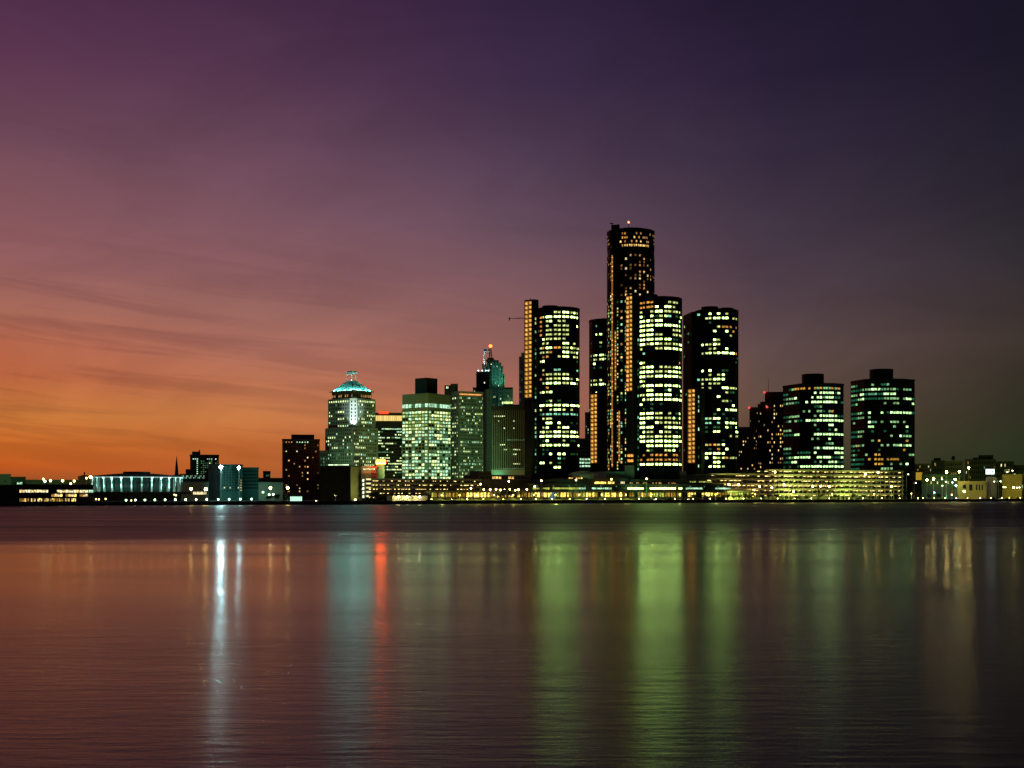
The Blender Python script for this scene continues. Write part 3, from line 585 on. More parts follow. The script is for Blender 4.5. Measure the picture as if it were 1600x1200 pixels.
# pyramid roofed tower
def pyramid_tower():
    D = 1110; green = principled('grey_green_granite', (0.24, 0.26, 0.22), 0.7, var=0.12, scale=0.1)
    poly = corner_poly(508.5, 552, 590.5, D, 41)
    B = Bld('pyramid_roof_tower', 'stepped granite tower with floodlit blue-green pyramid roof and white corner panel', 'tower', D * kx(550), D + 25)
    z_set = ZW(667, D)
    m = MB(); m.prism(poly, GZ, z_set); B.part(m, 'base_block', green)
    lit = rnd(51, 0.40, ['p', 'p', 'c', 'd'], 0.34, 0.45); lit2 = rnd(52, 0.38, ['p', 'p', 'c', 'd'], 0.34, 0.45)
    B.facade(poly[0], poly[1], ZW(729, D), z_set - 1, 13, 11, lit, 0.55, 0.5); B.facade(poly[1], poly[2], ZW(729, D), z_set - 1, 14, 11, lit2, 0.55, 0.5)
    D2 = D + 3; up = corner_poly(513, 552, 586.5, D2, 41); A, C, Bp, K = up; zs = ZW(621.5, D2)
    ch = 4.8; C0 = C + (A - C).normalized() * ch; C1 = C + (Bp - C).normalized() * ch
    shaft = [A, C0, C1, Bp, K]
    m = MB(); m.prism(shaft, z_set, zs); B.part(m, 'upper_shaft', green)
    lit3 = rnd(53, 0.30, ['p', 'p', 'c', 'd'], 0.28, 0.4); lit4 = rnd(54, 0.36, ['p', 'c', 'd', 'p'], 0.3, 0.4)
    B.facade(A, C0, z_set, zs - 1, 9, 8, lambda i, j: 'p' if j == 0 else lit3(i, j), 0.58, 0.5); B.facade(C1, Bp, z_set, zs - 1, 10, 8, lambda i, j: 'p' if j == 0 else lit4(i, j), 0.58, 0.5)
    # white corner panel with small openings
    u = (C1 - C0).normalized(); n = Vector((u.y, -u.x)); c = (C0 + C1) / 2; hw = (C1 - C0).length / 2
    pw = MB(); zp0 = ZW(665, D2); pw.obox((*(c + n * 0.25), (zs + zp0) / 2), u, hw - 0.4, 0.25, (zs - zp0) / 2); pn = B.part(pw, 'corner_panel', white_paint)
    dk = MB()
    for j in range(6):
        for t in (-0.45, 0.45): q = c + u * (hw * t) + n * 0.52; dk.obox((*q, zs - 3 - j * 3.1), u, hw * 0.16, 0.05, 0.85)
    dk.build('opening', glass, pn)
    # set back crown
    D3 = D + 5; cr = corner_poly(518.5, 551.5, 580.5, D3, 41); z3 = ZW(609.5, D3)
    m = MB(); m.prism(cr, zs, z3 - 0.72); B.part(m, 'crown_storey', dark_conc)
    B.facade(cr[0], cr[1], zs + 0.5, zs + 4.0, 10, 1, lambda i, j: 'b' if i % 3 != 2 else None, 0.45, 0.6, grid=False); B.facade(cr[1], cr[2], zs + 0.5, zs + 4.0, 10, 1, lambda i, j: 'b' if i > 3 else None, 0.45, 0.6, grid=False)
    # pyramid roof: concave, with standing seams
    cc = sum(cr, Vector((0, 0))) / 4; zr = ZW(592.5, D3)
    prof = [(1.0, z3), (0.98, z3 + 0.6), (0.62, z3 + (zr - z3) * 0.50), (0.24, zr)]
    m = MB()
    for (s0, a), (s1, b) in zip(prof, prof[1:]): m.prism([cc + (p - cc) * s0 for p in cr], a, b, 0, [cc + (p - cc) * s1 for p in cr])
    rf = B.part(m, 'pyramid_roof', copper)
    sm = MB()
    for e in range(2):
        for t in [x / 12 for x in range(1, 12)]:
            q = cr[e] + (cr[e + 1] - cr[e]) * t
            for (s0, a), (s1, b) in zip(prof[1:], prof[2:]):
                p0 = cc + (q - cc) * s0; p1 = cc + (q - cc) * s1; sm.tube((p0.x, p0.y, a), (p1.x, p1.y, b), 0.14, n=4)
    sm.build('roof_seam', copper, rf)
    m = MB(); m.prism(grow(cr, 2.4), z3 - 0.7, z3 - 0.1); B.part(m, 'eave_ledge', green)
    # lantern on posts
    zl = ZW(579, D3); m = MB()
    for p in cr: q = cc + (p - cc) * 0.22; m.tube((q.x, q.y, zr), (q.x, q.y, zl), 0.28, n=6)
    B.part(m, 'lantern_post', white_paint)
    m = MB(); m.prism([cc + (p - cc) * 0.30 for p in cr], zl - 1.2, zl); m.prism([cc + (p - cc) * 0.25 for p in cr], zl + 0.002, zl + 0.9); B.part(m, 'lantern_cap', white_paint)
    # roof flood lamps along the eaves
    el = emitter('eave_flood', (0.5, 1.0, 0.95), 6)
    for e in range(2):
        for t in (0.15, 0.38, 0.62, 0.85):
            q = cr[e] + (cr[e + 1] - cr[e]) * t; nn = (q - cc).normalized(); q = q + nn * 0.8
            m = MB(); m.obox((q.x, q.y, z3 + 0.5), ((cr[e + 1] - cr[e]).normalized()), 0.5, 0.25, 0.2); fl_ = B.part(m, 'flood_lamp', el); ld = bpy.data.lights.new('eave_beam', 'POINT'); ld.energy = 1900; ld.color = (0.24, 1.0, 0.92); ld.shadow_soft_size = 0.3; lo = bpy.data.objects.new('eave_beam', ld); col.objects.link(lo); lo.parent = B.root; lo.location = Vector((q.x + nn.x * 0.9, q.y + nn.y * 0.9, z3 + 1.0)) - B.root.location
    q = cc; m = MB(); m.ball((q.x, q.y, zr + 0.6), 0.5); B.part(m, 'lantern_lamp', el)
    return B.finish(green)
pyramid_tower()

# building with amber top band
B = box_tower('banded_block', 'dark block with glowing amber band under a flat roof, behind the pyramid-roofed tower', 1190, 583, None, 630, 0, 646, None, dark_conc, rnd(61, 0.42, ['p', 'c', 'p', 'd'], 0.4, 0.5), cols=(18, 0), rows=17, wtop=668, wbot=745, wf=0.8, hf=0.42, dep=30)
u = (B.poly[1] - B.poly[0]).normalized(); n = Vector((u.y, -u.x)); c = (B.poly[0] + B.poly[1]) / 2; Wd = (B.poly[1] - B.poly[0]).length
for t in range(14):
    q = B.poly[0] + u * Wd * (t + 0.5) / 14 + n * 0.25; m = MB(); m.obox((q.x, q.y, ZW(653.5, 1190)), u, Wd / 28 - 0.08, 0.2, 2.4); B.part(m, 'sign_panel', emitter('amber_band', (1.0, 0.72, 0.22), 1.0, 0.2))
B.finish(dark_conc)
m = MB(); D = 1188; q = front_poly(592, 607, D, 1.2); m.prism(q, ZW(646.5, D), ZW(643.2, D)); o = m.build('roof_sign', emitter('red_sign', (1.0, 0.05, 0.012), 2.2), org=(q[0].x, q[0].y, ZW(646.5, D))); tag(o, 'glowing red sign on the roof above the amber band', 'sign')

# pale gridded slab with its plant block
slabm = principled('olive_stone', (0.20, 0.21, 0.13), 0.8, var=0.12, scale=0.08)
B = box_tower('office_slab', 'pale gridded office slab with nearly every window lit and a dark square roof block', 1100, 628.5, 669, 704, 38, 614, None, slabm, None, None, cols=(16, 13), rows=1, wf=0.5, parapet=False)
B.grid = MB(); B.dark = MB(); P = B.poly; D = 1100
za = ZW(749, D); zm = ZW(641, D)
def slab_l(seed):
    base = rnd(seed, 0.90, ['p', 'p', 'q', 'c'], 0.08); low = rnd(seed + 1, 0.84, ['c', 'c', 'd', 'p'], 0.12)
    def f(i, j):
        if j == 11: return 'd' if (i * 7 + j) % 4 == 0 else None
        return base(i, j) if j < 6 else low(i, j)
    return f
B.facade(P[0], P[1], za, zm, 8, 21, slab_l(71), 0.86, 0.64, 0.35, 0.42); B.facade(P[1], P[2], za, zm, 8, 21, slab_l(75), 0.86, 0.64, 0.35, 0.42)
B.facade(P[0], P[1], ZW(637, D), ZW(629, D), 8, 1, lambda i, j: 'c' if i in (0, 1, 2, 4, 5, 7) else 'd', 0.8, 0.75, grid=False); B.facade(P[1], P[2], ZW(637, D), ZW(629, D), 8, 1, lambda i, j: 'c' if i != 3 else 'd', 0.8, 0.75, grid=False)
B.finish(slabm)
m = MB(); m.prism(corner_poly(648.5, 667, 683.5, D + 8, 40), B.zt, ZW(590, D + 8)); B.part(m, 'plant_block', black_metal)

# brown and green slab
D = 1180
B = box_tower('stone_slab', 'tall green-lit stone office slab with dense small windows, right of the pale gridded slab', D, 703, 717, 755, 62, 612, None, tan_stone, rnd(81, 0.4, ['p', 'd', 'p'], 0.3), rnd(82, 0.5, ['c', 'p', 'd', 'd', 'p'], 0.35, 0.35), cols=(4, 17), rows=27, wtop=619, wbot=752, wf=0.5, hf=0.5, parapet=True)
for t in range(15):
    q = B.poly[1] + (B.poly[2] - B.poly[1]) * (0.05 + 0.06 * t); u = (B.poly[2] - B.poly[1]).normalized(); n = Vector((u.y, -u.x)); m = MB(); m.obox((*(q + n * 0.5), B.zt - 2.2), u, 0.8, 0.12, 0.55); B.part(m, 'cornice_lamp', emitter('orange_lamp', (1.0, 0.40, 0.10), 1.1, 0.3))
penthouse(B, 704, 715.5, D + 10, 16, B.zt, 599.5, brown); m = MB(); m.prism(front_poly(694.5, 704, D + 14, 14), GZ, ZW(602, D + 14)); B.part(m, 'side_wing', brown)
B.facade(*front_poly(695, 703, D + 13.8, 3)[:2], ZW(608, D + 14), ZW(603, D + 14), 4, 1, lambda i, j: 'p' if i in (1, 2) else None, 0.7, 0.6, grid=False)
B.finish(tan_stone)

# stepped masonry skyscraper with the flag and the red ball
def stepped_tower():
    D = 1290; lime = principled('limestone', (0.38, 0.36, 0.30), 0.85, var=0.12, scale=0.08)
    B = Bld('stepped_skyscraper', 'stepped masonry skyscraper with teal floodlit crown and orange ball on its mast', 'skyscraper', XW(768, D), D + 20)
    def blk(pl, pr, top, dd, dep, cols=0, rows=0, p=0.12, base=None, nm='setback', keys=('d', 'p', 'c', 'm')):
        q = front_poly(pl, pr, D + dd, dep); z1 = ZW(top, D + dd); m = MB(); m.prism(q, GZ if base is None else ZW(base, D + dd), z1); B.part(m, nm, lime)
        m = MB(); m.prism(grow(q, 0.3), z1 - 0.5, z1 + 0.5); B.part(m, 'cornice', lime)
        if cols: B.facade(q[0], q[1], ZW(735, D + dd), z1 - 2, cols, rows, rnd(int(pl), p * 2.0, keys, 0.15), 0.45, 0.55, 0.35, 0.7)
        return q
    blk(739, 801, 606, 20, 30, 18, 30, 0.10); blk(744, 788.5, 585.5, 12, 30, 13, 34, 0.10); blk(756, 786, 572.5, 8, 26, 9, 36, 0.12)
    blk(768, 783, 567, 6, 24, 6, 38, 0.06); blk(753.5, 760, 569, 7, 22, 3, 38, 0.1); blk(761, 779, 563.5, 10, 20, 7, 40, 0.05)
    for px, w_, tp in ((758, 1.6, 570), (763, 1.6, 566), (770, 1.8, 563), (775, 1.8, 563), (780, 1.6, 566), (784.5, 1.5, 571), (788, 1.3, 584), (747, 1.3, 584)):
        qq = front_poly(px - w_ / 2, px + w_ / 2, D + 5.2, 2.0); m = MB(); m.prism(qq, ZW(640, D), ZW(tp, D)); B.part(m, 'buttress', lime)
    q = blk(777.5, 790, 609, 2, 20, 4, 28, 0.2, keys=('d', 'c')); blk(786, 801.5, 609, 6, 20, 5, 28, 0.12, keys=('d', 'T'))
    for t in range(6):
        p = front_poly(784, 801, D + 1.5, 4); a = p[0] + (p[1] - p[0]) * (t + 0.5) / 6; m = MB(); m.obox((a.x, a.y, ZW(629, D)), (1, 0), 0.7, 0.2, 0.9); B.part(m, 'cornice_lamp', emitter('lime_lamp', (0.7, 1, 0.3), 1.6, 0.3))
    zt = ZW(563.5, D + 10); x = XW(766, D); y = D + 18
    m = MB(); m.lathe((x, y, zt), [(5, 0), (5, 1.4), (3.6, 1.5), (3.4, 3.4)], 8); B.part(m, 'crown_drum', lime)
    m = MB()   # lattice mast
    zb = zt + 3; ztp = ZW(541, D)
    for a in range(4):
        t = a * math.pi / 2 + 0.6; m.tube((x + 2.0 * math.cos(t), y + 2.0 * math.sin(t), zb), (x + 0.7 * math.cos(t), y + 0.7 * math.sin(t), ztp), 0.22, n=4)
    for j in range(6):
        z = zb + (ztp - zb) * j / 6; r = 2.0 - 1.3 * j / 6
        for a in range(4):
            t = a * math.pi / 2 + 0.6; t2 = t + math.pi / 2; r2 = r - 0.2; m.tube((x + r * math.cos(t), y + r * math.sin(t), z), (x + r2 * math.cos(t2), y + r2 * math.sin(t2), z + (ztp - zb) / 6), 0.14, n=4)
    B.part(m, 'lattice_mast', black_metal)
    m = MB(); m.ball((x, y, ZW(537.5, D)), 1.75, 10, 6); B.part(m, 'ball_lamp', emitter('orange_ball', (1.0, 0.16, 0.03), 5))
    return B.finish(lime)
stepped_tower()
# slim pale slab in front of it
D = 1215
B = box_tower('slim_slab', 'slim blank green-lit slab between the stone slab and the ribbed building', D, 757, 760, 768.3, 72, 609, None, conc, None, rnd(91, 0.0, ['d']), cols=(1, 3), rows=24, wf=0.35, hf=0.35, wbot=740)
B.finish(conc)
# dark tower in front, carrying the flag
B = box_tower('dark_tower', 'dark windowed tower under the flagpole, before the stepped skyscraper', 1232, 744.5, None, 764, 0, 582, None, dark_conc, rnd(95, 0.06, ['d', 'p']), cols=(7, 0), rows=30, wf=0.45, hf=0.45, wbot=740, dep=18, cat='tower'); B.finish(dark_conc)
# flag on its pole
D = 1233; zb = ZW(582, D) + 0.6
fp = thing('flagpole', 'white flagpole on a roof flying a striped flag, before the stepped skyscraper', 'flagpole', (XW(756, D), D + 8, zb))
m = MB(); m.tube((XW(756, D), D + 8, zb), (XW(756, D), D + 8, ZW(543, D)), 0.55, 0.45, 8); m.ball((XW(756, D), D + 8, ZW(543, D)), 0.4); m.build('pole', emitter('floodlit_white_pole', (0.9, 1.0, 1.0), 0.9) if False else white_paint, fp)
fl = thing('flag', 'floodlit red white and blue flag at the top of the roof flagpole', 'flag', (XW(756, D) + 0.3, D + 8, ZW(551, D)))
W_, H_ = 4.6, 4.4; x0 = XW(756, D) + 0.32; zf = ZW(543.6, D) - H_
red = principled('flag_red', (0.55, 0.03, 0.04), 0.8); blue = principled('flag_blue', (0.03, 0.06, 0.30), 0.8)
for s in range(13):
    m = MB(); vs = []; fs = []; nseg = 8; xa = 0.0 if s < 6 else (0.42 if s >= 6 else 0.0)
    z0 = zf + H_ * s / 13; z1 = zf + H_ * (s + 1) / 13
    xs = [(xa if s >= 6 else 0) + (1 - (xa if s >= 6 else 0)) * i / nseg for i in range(nseg + 1)]
    for t in xs:
        yy = D + 8 + 0.35 * math.sin(t * 7)
        vs += [(x0 + W_ * t, yy - 0.02, z0), (x0 + W_ * t, yy - 0.02, z1), (x0 + W_ * t, yy + 0.02, z0), (x0 + W_ * t, yy + 0.02, z1)]
    for i in range(nseg):
        a = 4 * i; fs += [(a, a + 4, a + 5, a + 1), (a + 2, a + 3, a + 7, a + 6)]
    m.add(vs, fs); m.build('stripe', red if s % 2 == 0 else white_paint, fl)
m = MB(); vs = []; fs = []
for i in range(5):
    t = 0.42 * i / 4; yy = D + 8 + 0.35 * math.sin(t * 7); vs += [(x0 + W_ * t, yy - 0.02, zf + H_ * 6 / 13), (x0 + W_ * t, yy - 0.02, zf + H_), (x0 + W_ * t, yy + 0.02, zf + H_ * 6 / 13), (x0 + W_ * t, yy + 0.02, zf + H_)]
for i in range(4): a = 4 * i; fs += [(a, a + 4, a + 5, a + 1), (a + 2, a + 3, a + 7, a + 6)]
m.add(vs, fs); m.build('canton', blue, fl)

# vertical ribbed office block
D = 1120
poly = front_poly(768, 823, D, 30); B = Bld('ribbed_block', 'olive office block with close vertical ribs and few lit windows, left of the shaft tower', 'building', XW(795, D), D + 15)
m = MB(); m.prism(poly, GZ, ZW(641, D)); B.part(m, 'wall', black_glass)
m = MB(); m.prism(grow(poly, 0.3), ZW(641, D), ZW(634.5, D)); B.part(m, 'attic', dark_conc)
m = MB(); m.prism(front_poly(785, 812, D + 8, 14), ZW(634.5, D), ZW(631, D)); B.part(m, 'penthouse', dark_conc)
u = (poly[1] - poly[0]); Wd = u.length; u.normalize(); n = Vector((u.y, -u.x)); z0 = ZW(734, D); z1 = ZW(641, D)
for i in range(19):
    q = poly[0] + u * (Wd * (i + 0.5) / 19) + n * 0.5; m = MB(); m.obox((q.x, q.y, (z0 + z1) / 2), u, 0.26, 0.5, (z1 - z0) / 2); B.part(m, 'rib', tan_stone)
rb = {2: (1, 2, 3, 4, 5, 6), 4: (3, 11), 7: (11, 6), 12: (8, 9, 10, 11, 12, 13, 14, 15, 16, 17), 14: (4, 5, 6), 16: (6, 7, 11, 12, 13, 14), 18: (11, 12), 22: (11, 12, 13, 14)}
B.facade(poly[0], poly[1], z0, z1, 18, 25, lambda i, j: ('p' if j != 12 else 'd') if i in rb.get(j, ()) else ('d' if j == 24 else None), 0.6, 0.5, grid=False)
m = MB(); m.prism([poly[0] + n * 0.2 - u * 0.5, poly[1] + n * 0.2, poly[1], poly[0] - u * 0.5], GZ + 8, z0); B.part(m, 'base_band', pale_conc)
B.finish(black_metal)
# rounded tower behind
D = 1400; B = Bld('rounded_tower', 'dim green rounded tower top peeping out behind the amber lift shaft', 'tower', XW(822, D), D + 10)
m = MB(); m.prism(ring_poly(XW(823, D), D + 10, 12 / F * D, 16), GZ, ZW(556, D)); B.part(m, 'wall', conc); m = MB(); m.prism(ring_poly(XW(823.5, D), D + 10, 9 / F * D, 16), ZW(556, D), ZW(550, D)); B.part(m, 'crown', conc)
pp = front_poly(811, 817, D - 2, 4); B.facade(pp[0], pp[1], ZW(720, D), ZW(560, D), 2, 26, rnd(97, 0.2, ['d', 'g']), 0.4, 0.4, grid=False); B.finish(conc)
# crane arm at the top left of the shaft
D = 1096; o = thing('window_cleaning_arm', 'thin dark boom sticking out left of the amber lift shaft', 'boom', (XW(820, D), D, ZW(497.5, D)))
m = MB(); m.tube((XW(795, D), D, ZW(497.5, D)), (XW(821, D), D + 1, ZW(497.5, D)), 0.25, n=6); m.tube((XW(803, D), D, ZW(497.5, D)), (XW(821, D), D, ZW(495.5, D)), 0.12, n=5); m.build('arm', black_metal, o)
m = MB(); m.obox((XW(796, D), D, ZW(498.2, D)), (1, 0), 0.45, 0.6, 1.3); m.build('cradle', black_metal, o)
# cream block seen between two towers
D = 1230; B = box_tower('cream_block', 'cream office block with dark window bands seen in the gap left of the amber shaft', D, 903, None, 924, 0, 686, None, pale_conc, lambda i, j: None if j < 5 else 'c', cols=(4, 0), rows=8, wtop=688, wbot=731, wf=0.85, hf=0.5, dep=20); B.finish(pale_conc)
D = 1320; B = box_tower('teal_sliver', 'slim teal building sliver above the cream block', D, 914, None, 924, 0, 645, None, conc, rnd(99, 0.25, ['c', 'd']), cols=(3, 0), rows=14, wf=0.4, dep=16, wbot=720); B.finish(conc)

# brown apartment tower with red beacons, stepping up
def stepped_flats():
    D = 1330; B = Bld('apartment_tower', 'stepped dark brown apartment tower with red roof beacons, left of the faceted towers', 'tower', XW(1195, D), D + 18)
    lk = ['a', 'm', 'b', 'b', 'a']
    def blk(pl, pr, top, dd, dep, c, r, p, s):
        q = front_poly(pl, pr, D + dd, dep); z1 = ZW(top, D + dd); m = MB(); m.prism(q, GZ, z1); B.part(m, 'wall', brown)
        m = MB(); m.prism(grow(q, 0.3), z1 - 0.4, z1 + 0.5); B.part(m, 'parapet', brown)
        B.facade(q[0], q[1], ZW(745, D + dd), z1 - 3.5, c, r, rnd(s, p, lk, 0.08), 0.42, 0.45, 0.22, 0.3)
    blk(1171, 1185, 637, 6, 24, 5, 17, 0.22, 1); blk(1184, 1196, 632, 4, 26, 4, 18, 0.2, 2); blk(1188, 1200, 628.5, 10, 24, 0 or 3, 18, 0.1, 3); blk(1195, 1228, 613, 0, 30, 10, 20, 0.24, 4)
    for px, py, dd in ((1194.5, 613, -1), (1170.5, 637, 4), (1198.5, 636, -2.5)):
        m = MB(); m.ball((XW(px, D + dd), D + dd, ZW(py, D + dd)), 1.15); B.part(m, 'beacon_lamp', emitter('red_beacon_dim', (1.0, 0.06, 0.07), 1.6))
    m = MB(); m.tube((XW(1203, D), D + 8, ZW(613, D)), (XW(1203, D), D + 8, ZW(588, D)), 0.3, 0.12); B.part(m, 'mast', steel)
    B.finish(brown)
stepped_flats()
D = 1280; B = box_tower('low_flats', 'low brown flats with few amber windows at the foot of the stepped tower', D, 1153, None, 1184, 0, 668, None, brown, rnd(6, 0.2, ['a', 'm', 'b'], 0.15), cols=(9, 0), rows=12, wf=0.4, hf=0.42, wbot=735, dep=18); B.finish(brown)
# ------------------------------------------------------------------ the low riverfront
def bankp(px, off):
    """point in photo column px on the line off metres inland of the quay edge"""
    S = Vector(SH0) + sn * off; E = Vector(SH1) + sn * off; k = kx(px)
    t = (S.y * k - S.x) / ((E.x - S.x) - k * (E.y - S.y)); return S + (E - S) * t
def bank_poly(pl, pr, off, dep):
    a = bankp(pl, off); b = bankp(pr, off); return [a, b, b + sn * dep, a + sn * dep]
WC.update({'k': ((1.0, 0.68, 0.12), 3.0), 'l': ((1.0, 0.60, 0.08), 0.42), 'n': ((0.75, 0.85, 0.15), 0.7)})
_old = wmat
def wmat(k):
    if k in 'kln': return emitter('window_light_' + {'k': 'sodium', 'l': 'dim_sodium', 'n': 'olive'}[k], WC[k][0], WC[k][1], 0.45, True)
    return _old(k)
def low(name, label, poly, top, wall, spec=(), cat='building', parapet=True, z0=None, roof=None):
    """low block: spec = list of (edge, py_bottom, py_top, cols, rows, lit, wf, hf)"""
    c = sum(poly, Vector((0, 0))) / len(poly); B = Bld(name, label, cat, c.x, c.y)
    D = (poly[0].y + poly[1].y) / 2; zt = ZW(top, D)
    m = MB(); m.prism(poly, GZ if z0 is None else z0, zt); B.part(m, 'wall', wall)
    if parapet: m = MB(); m.prism(grow(poly, 0.35), zt - 0.3, zt + 0.45); B.part(m, 'parapet', roof or wall)
    for (e, b, t, cols, rows, lit, wf, hf) in spec:
        p, q = poly[e], poly[(e + 1) % len(poly)]; d = (p.y + q.y) / 2
        B.facade(p, q, max(ZW(b, d), GZ + 0.3), ZW(t, d), cols, rows, lit, wf, hf, 0.2, 0.28)
    B.poly = poly; B.zt = zt; B.D = D
    return B

# --- convention hall at the far left
B = low('exhibition_hall', 'flat green-walled hall at the left edge of the picture', front_poly(-30, 17, 860, 40), 741.5, conc, [(0, 759, 756, 12, 1, lambda i, j: None, .6, .5)]); B.finish(conc)
B = low('terrace_block', 'unlit black terrace block at the left edge by the water', bank_poly(-30, 32, 18, 20), 759, dark_conc); B.finish(dark_conc)
B = low('stair_house', 'dark stair house with two bright pale windows near the left edge', front_poly(17, 40, 850, 20), 746, dark_conc, [(0, 761.5, 753, 5, 1, lambda i, j: 'c' if i in (2, 3) else None, .8, .9)]); B.finish(dark_conc)
B = low('long_shed', 'long low olive shed behind the street lamps at far left', front_poly(36, 126, 990, 20), 750.5, principled('olive_render', (0.20, 0.20, 0.12), 0.9, var=0.2)); B.finish(conc)  # olive block added in place of a distant lit, hazy slope
B = low('roof_house', 'small dark roof house with chimney beside the round arena', front_poly(122, 142, 880, 16), 745, dark_conc)
m = MB(); m.prism(front_poly(126, 137, 884, 8), B.zt, ZW(742.5, 884)); m.tube((XW(132, 886), 886, B.zt), (XW(132, 886), 886, ZW(737.5, 884)), 0.5); B.part(m, 'chimney', black_metal); B.finish(dark_conc)
gal = rnd(201, 0.8, ['m', 'm', 'a', 'b', 'k'], 0.1, 0.4)
B = low('convention_hall', 'low terraced hall with three rows of warm lit glazing beside the arena', bank_poly(30, 146, 16, 26), 758, dark_conc, [
    (0, 790, 778.6, 46, 1, lambda i, j: ['l', 'k', 'a', 'b', None, 'l', 'm'][(i * 5 + i // 3) % 7] if i < 36 else None, .8, .9),
    (0, 776.5, 771.3, 26, 1, lambda i, j: [None, 'a', 'k', 'b', 'm'][(i * 3) % 5] if 11 <= i < 24 else None, .86, .8),
    (0, 770, 765, 26, 1, lambda i, j: (None if 9 < i < 13 else 'm' if i % 5 else 'a') if i < 24 else 'c', .9, .8)])
for py in (763.5, 770.6, 777.6):
    m = MB(); p = B.poly; d = (p[0].y + p[1].y) / 2; n = -sn; a, b = p[0] + n * 1.6, p[1] + n * 1.6; m.prism([a, b, p[1] + n * 0.02, p[0] + n * 0.02], ZW(py, d) - 0.25, ZW(py, d) + 0.25); B.part(m, 'terrace_slab', dark_conc)
for i in range(24):
    q = B.poly[0] + (B.poly[1] - B.poly[0]) * (i + 0.5) / 24 - sn * 1.2; m = MB(); m.tube((q.x, q.y, GZ), (q.x, q.y, ZW(780, B.D)), 0.22, n=6); B.part(m, 'column', dark_conc)
B.finish(dark_conc)
# round arena with lit fins
def arena():
    D = 905; r = 68.0 / F * (D + 30); cy = D + r; cx = kx(213.5) * cy; r = 68.5 / F * cy
    B = Bld('round_arena', 'low round arena with white lit fins and shallow dark roof', 'arena', cx, cy)
    zt = ZW(745, D); zb = ZW(768.5, D); m = MB(); m.prism(ring_poly(cx, cy, r - 1.4, 48), GZ, zt); B.part(m, 'drum_wall', principled('teal_grey_panel', (0.016, 0.03, 0.027), 0.7, var=0.3))
    m = MB(); m.prism(ring_poly(cx, cy, r + 1.2, 48), zt, zt + 0.9); B.part(m, 'eave_ring', dark_conc)
    m = MB(); m.lathe((cx, cy, zt + 0.9), [(r, 0), (r * 0.45, ZW(741.5, D) - zt - 0.9 + 1.0), (r * 0.02, ZW(741.5, D) - zt + 0.6)], 40); B.part(m, 'roof', roof_dark)
    m = MB(); m.prism(ring_poly(cx + 0, cy, r * 0.30, 28), ZW(742.5, D), ZW(737, D + 28)); B.part(m, 'roof_drum', black_metal)
    m = MB(); m.prism(ring_poly(cx, cy, r + 3, 48), GZ, zb); B.part(m, 'base_ring', dark_conc)
    vd = math.atan2(-cy, -cx); br = [0.5, 1, .5, 1, 1, 1, 1, .3, 1, 1, 1, .4, 1, .4]
    for i in range(14):
        t = vd + R(-81 + 162 * i / 13); e = Vector((math.cos(t), math.sin(t))); q = Vector((cx, cy)) + e * (r - 0.4); u = Vector((-e.y, e.x))
        m = MB(); m.obox((q.x, q.y, (zt + zb) / 2), u, 0.5, 1.0, (zt - zb) / 2); B.part(m, 'fin', white_paint)
        w = Vector((cx, cy)) + e * (r + 1.0); m = MB(); m.obox((w.x, w.y, zt - 0.5), u, 0.75, 0.25, 0.25); B.part(m, 'fin_lamp', emitter('fin_lamp_bright', (0.45, 1.0, 0.85), 4) if br[i] > .6 else emitter('fin_lamp_dim', (0.3, 1.0, 0.75), 1.2))
        for zz in (zt - 1.2, zt - 5.5):
            ld = bpy.data.lights.new('fin_beam', 'SPOT'); ld.energy = 520 * br[i]; ld.color = (0.4, 1.0, 0.82); ld.shadow_soft_size = 0.2; ld.spot_size = R(150); ld.spot_blend = 0.6; lo = bpy.data.objects.new('fin_beam', ld); col.objects.link(lo); lo.parent = B.root
            w = Vector((cx, cy)) + e * (r + 2.0); lo.location = Vector((w.x, w.y, zz)) - B.root.location; lo.rotation_euler = Vector((-e.x, -e.y, -0.9)).to_track_quat('-Z', 'Y').to_euler()
    m = MB()
    for i in range(40):
        t0 = vd + R(-80 + 4 * i); t1 = vd + R(-80 + 4 * (i + 1)); rr = r + 1.25
        a = (cx + rr * math.cos(t0), cy + rr * math.sin(t0), zt - 0.15); b = (cx + rr * math.cos(t1), cy + rr * math.sin(t1), zt - 0.15); m.tube(a, b, 0.12, n=4)
    B.part(m, 'eave_light_strip', emitter('eave_strip', (0.6, 1.0, 0.9), 1.3))
    return B.finish(dark_conc)
arena()
# church spire far behind
D = 1300; o = thing('church_spire', 'thin dark church spire against the orange sky behind the arena', 'spire', (XW(276, D), D, GZ))
m = MB(); m.lathe((XW(276, D), D, ZW(742, D)), [(2.0, 0), (1.3, 8), (0.12, ZW(712.5, D) - ZW(742, D))], 8); m.build('spire', roof_dark, o); m = MB(); m.box(XW(276, D) - 3, XW(276, D) + 3, D - 3, D + 3, GZ, ZW(742, D)); m.build('belfry', dark_conc, o)
# low lit halls by the teal block
B = low('lamp_hall', 'low yellow-lit wall below the dark office block', front_poly(283, 326, 925, 14), 754, pale_conc, [(0, 773, 768, 14, 1, lambda i, j: 'm' if 5 < i < 13 else None, .8, .8)]); B.finish(pale_conc)
B = low('string_lit_hall', 'low roof edge strung with small pale lights right of the arena', front_poly(281, 340, 1000, 14), 741.5, dark_conc, [(0, 748, 742.5, 26, 2, lambda i, j: 'c' if i < 17 and (i + j) % 3 else None, .45, .5)]); B.finish(dark_conc)
B = low('yard_hall', 'low yellow-lit hall left of the brown office tower', front_poly(404, 442, 960, 14), 754.5, tan_stone); B.finish(tan_stone)
B = low('far_shed', 'low teal roof line behind the yellow-lit hall', front_poly(400, 445, 1090, 14), 747.5, conc); B.finish(conc)
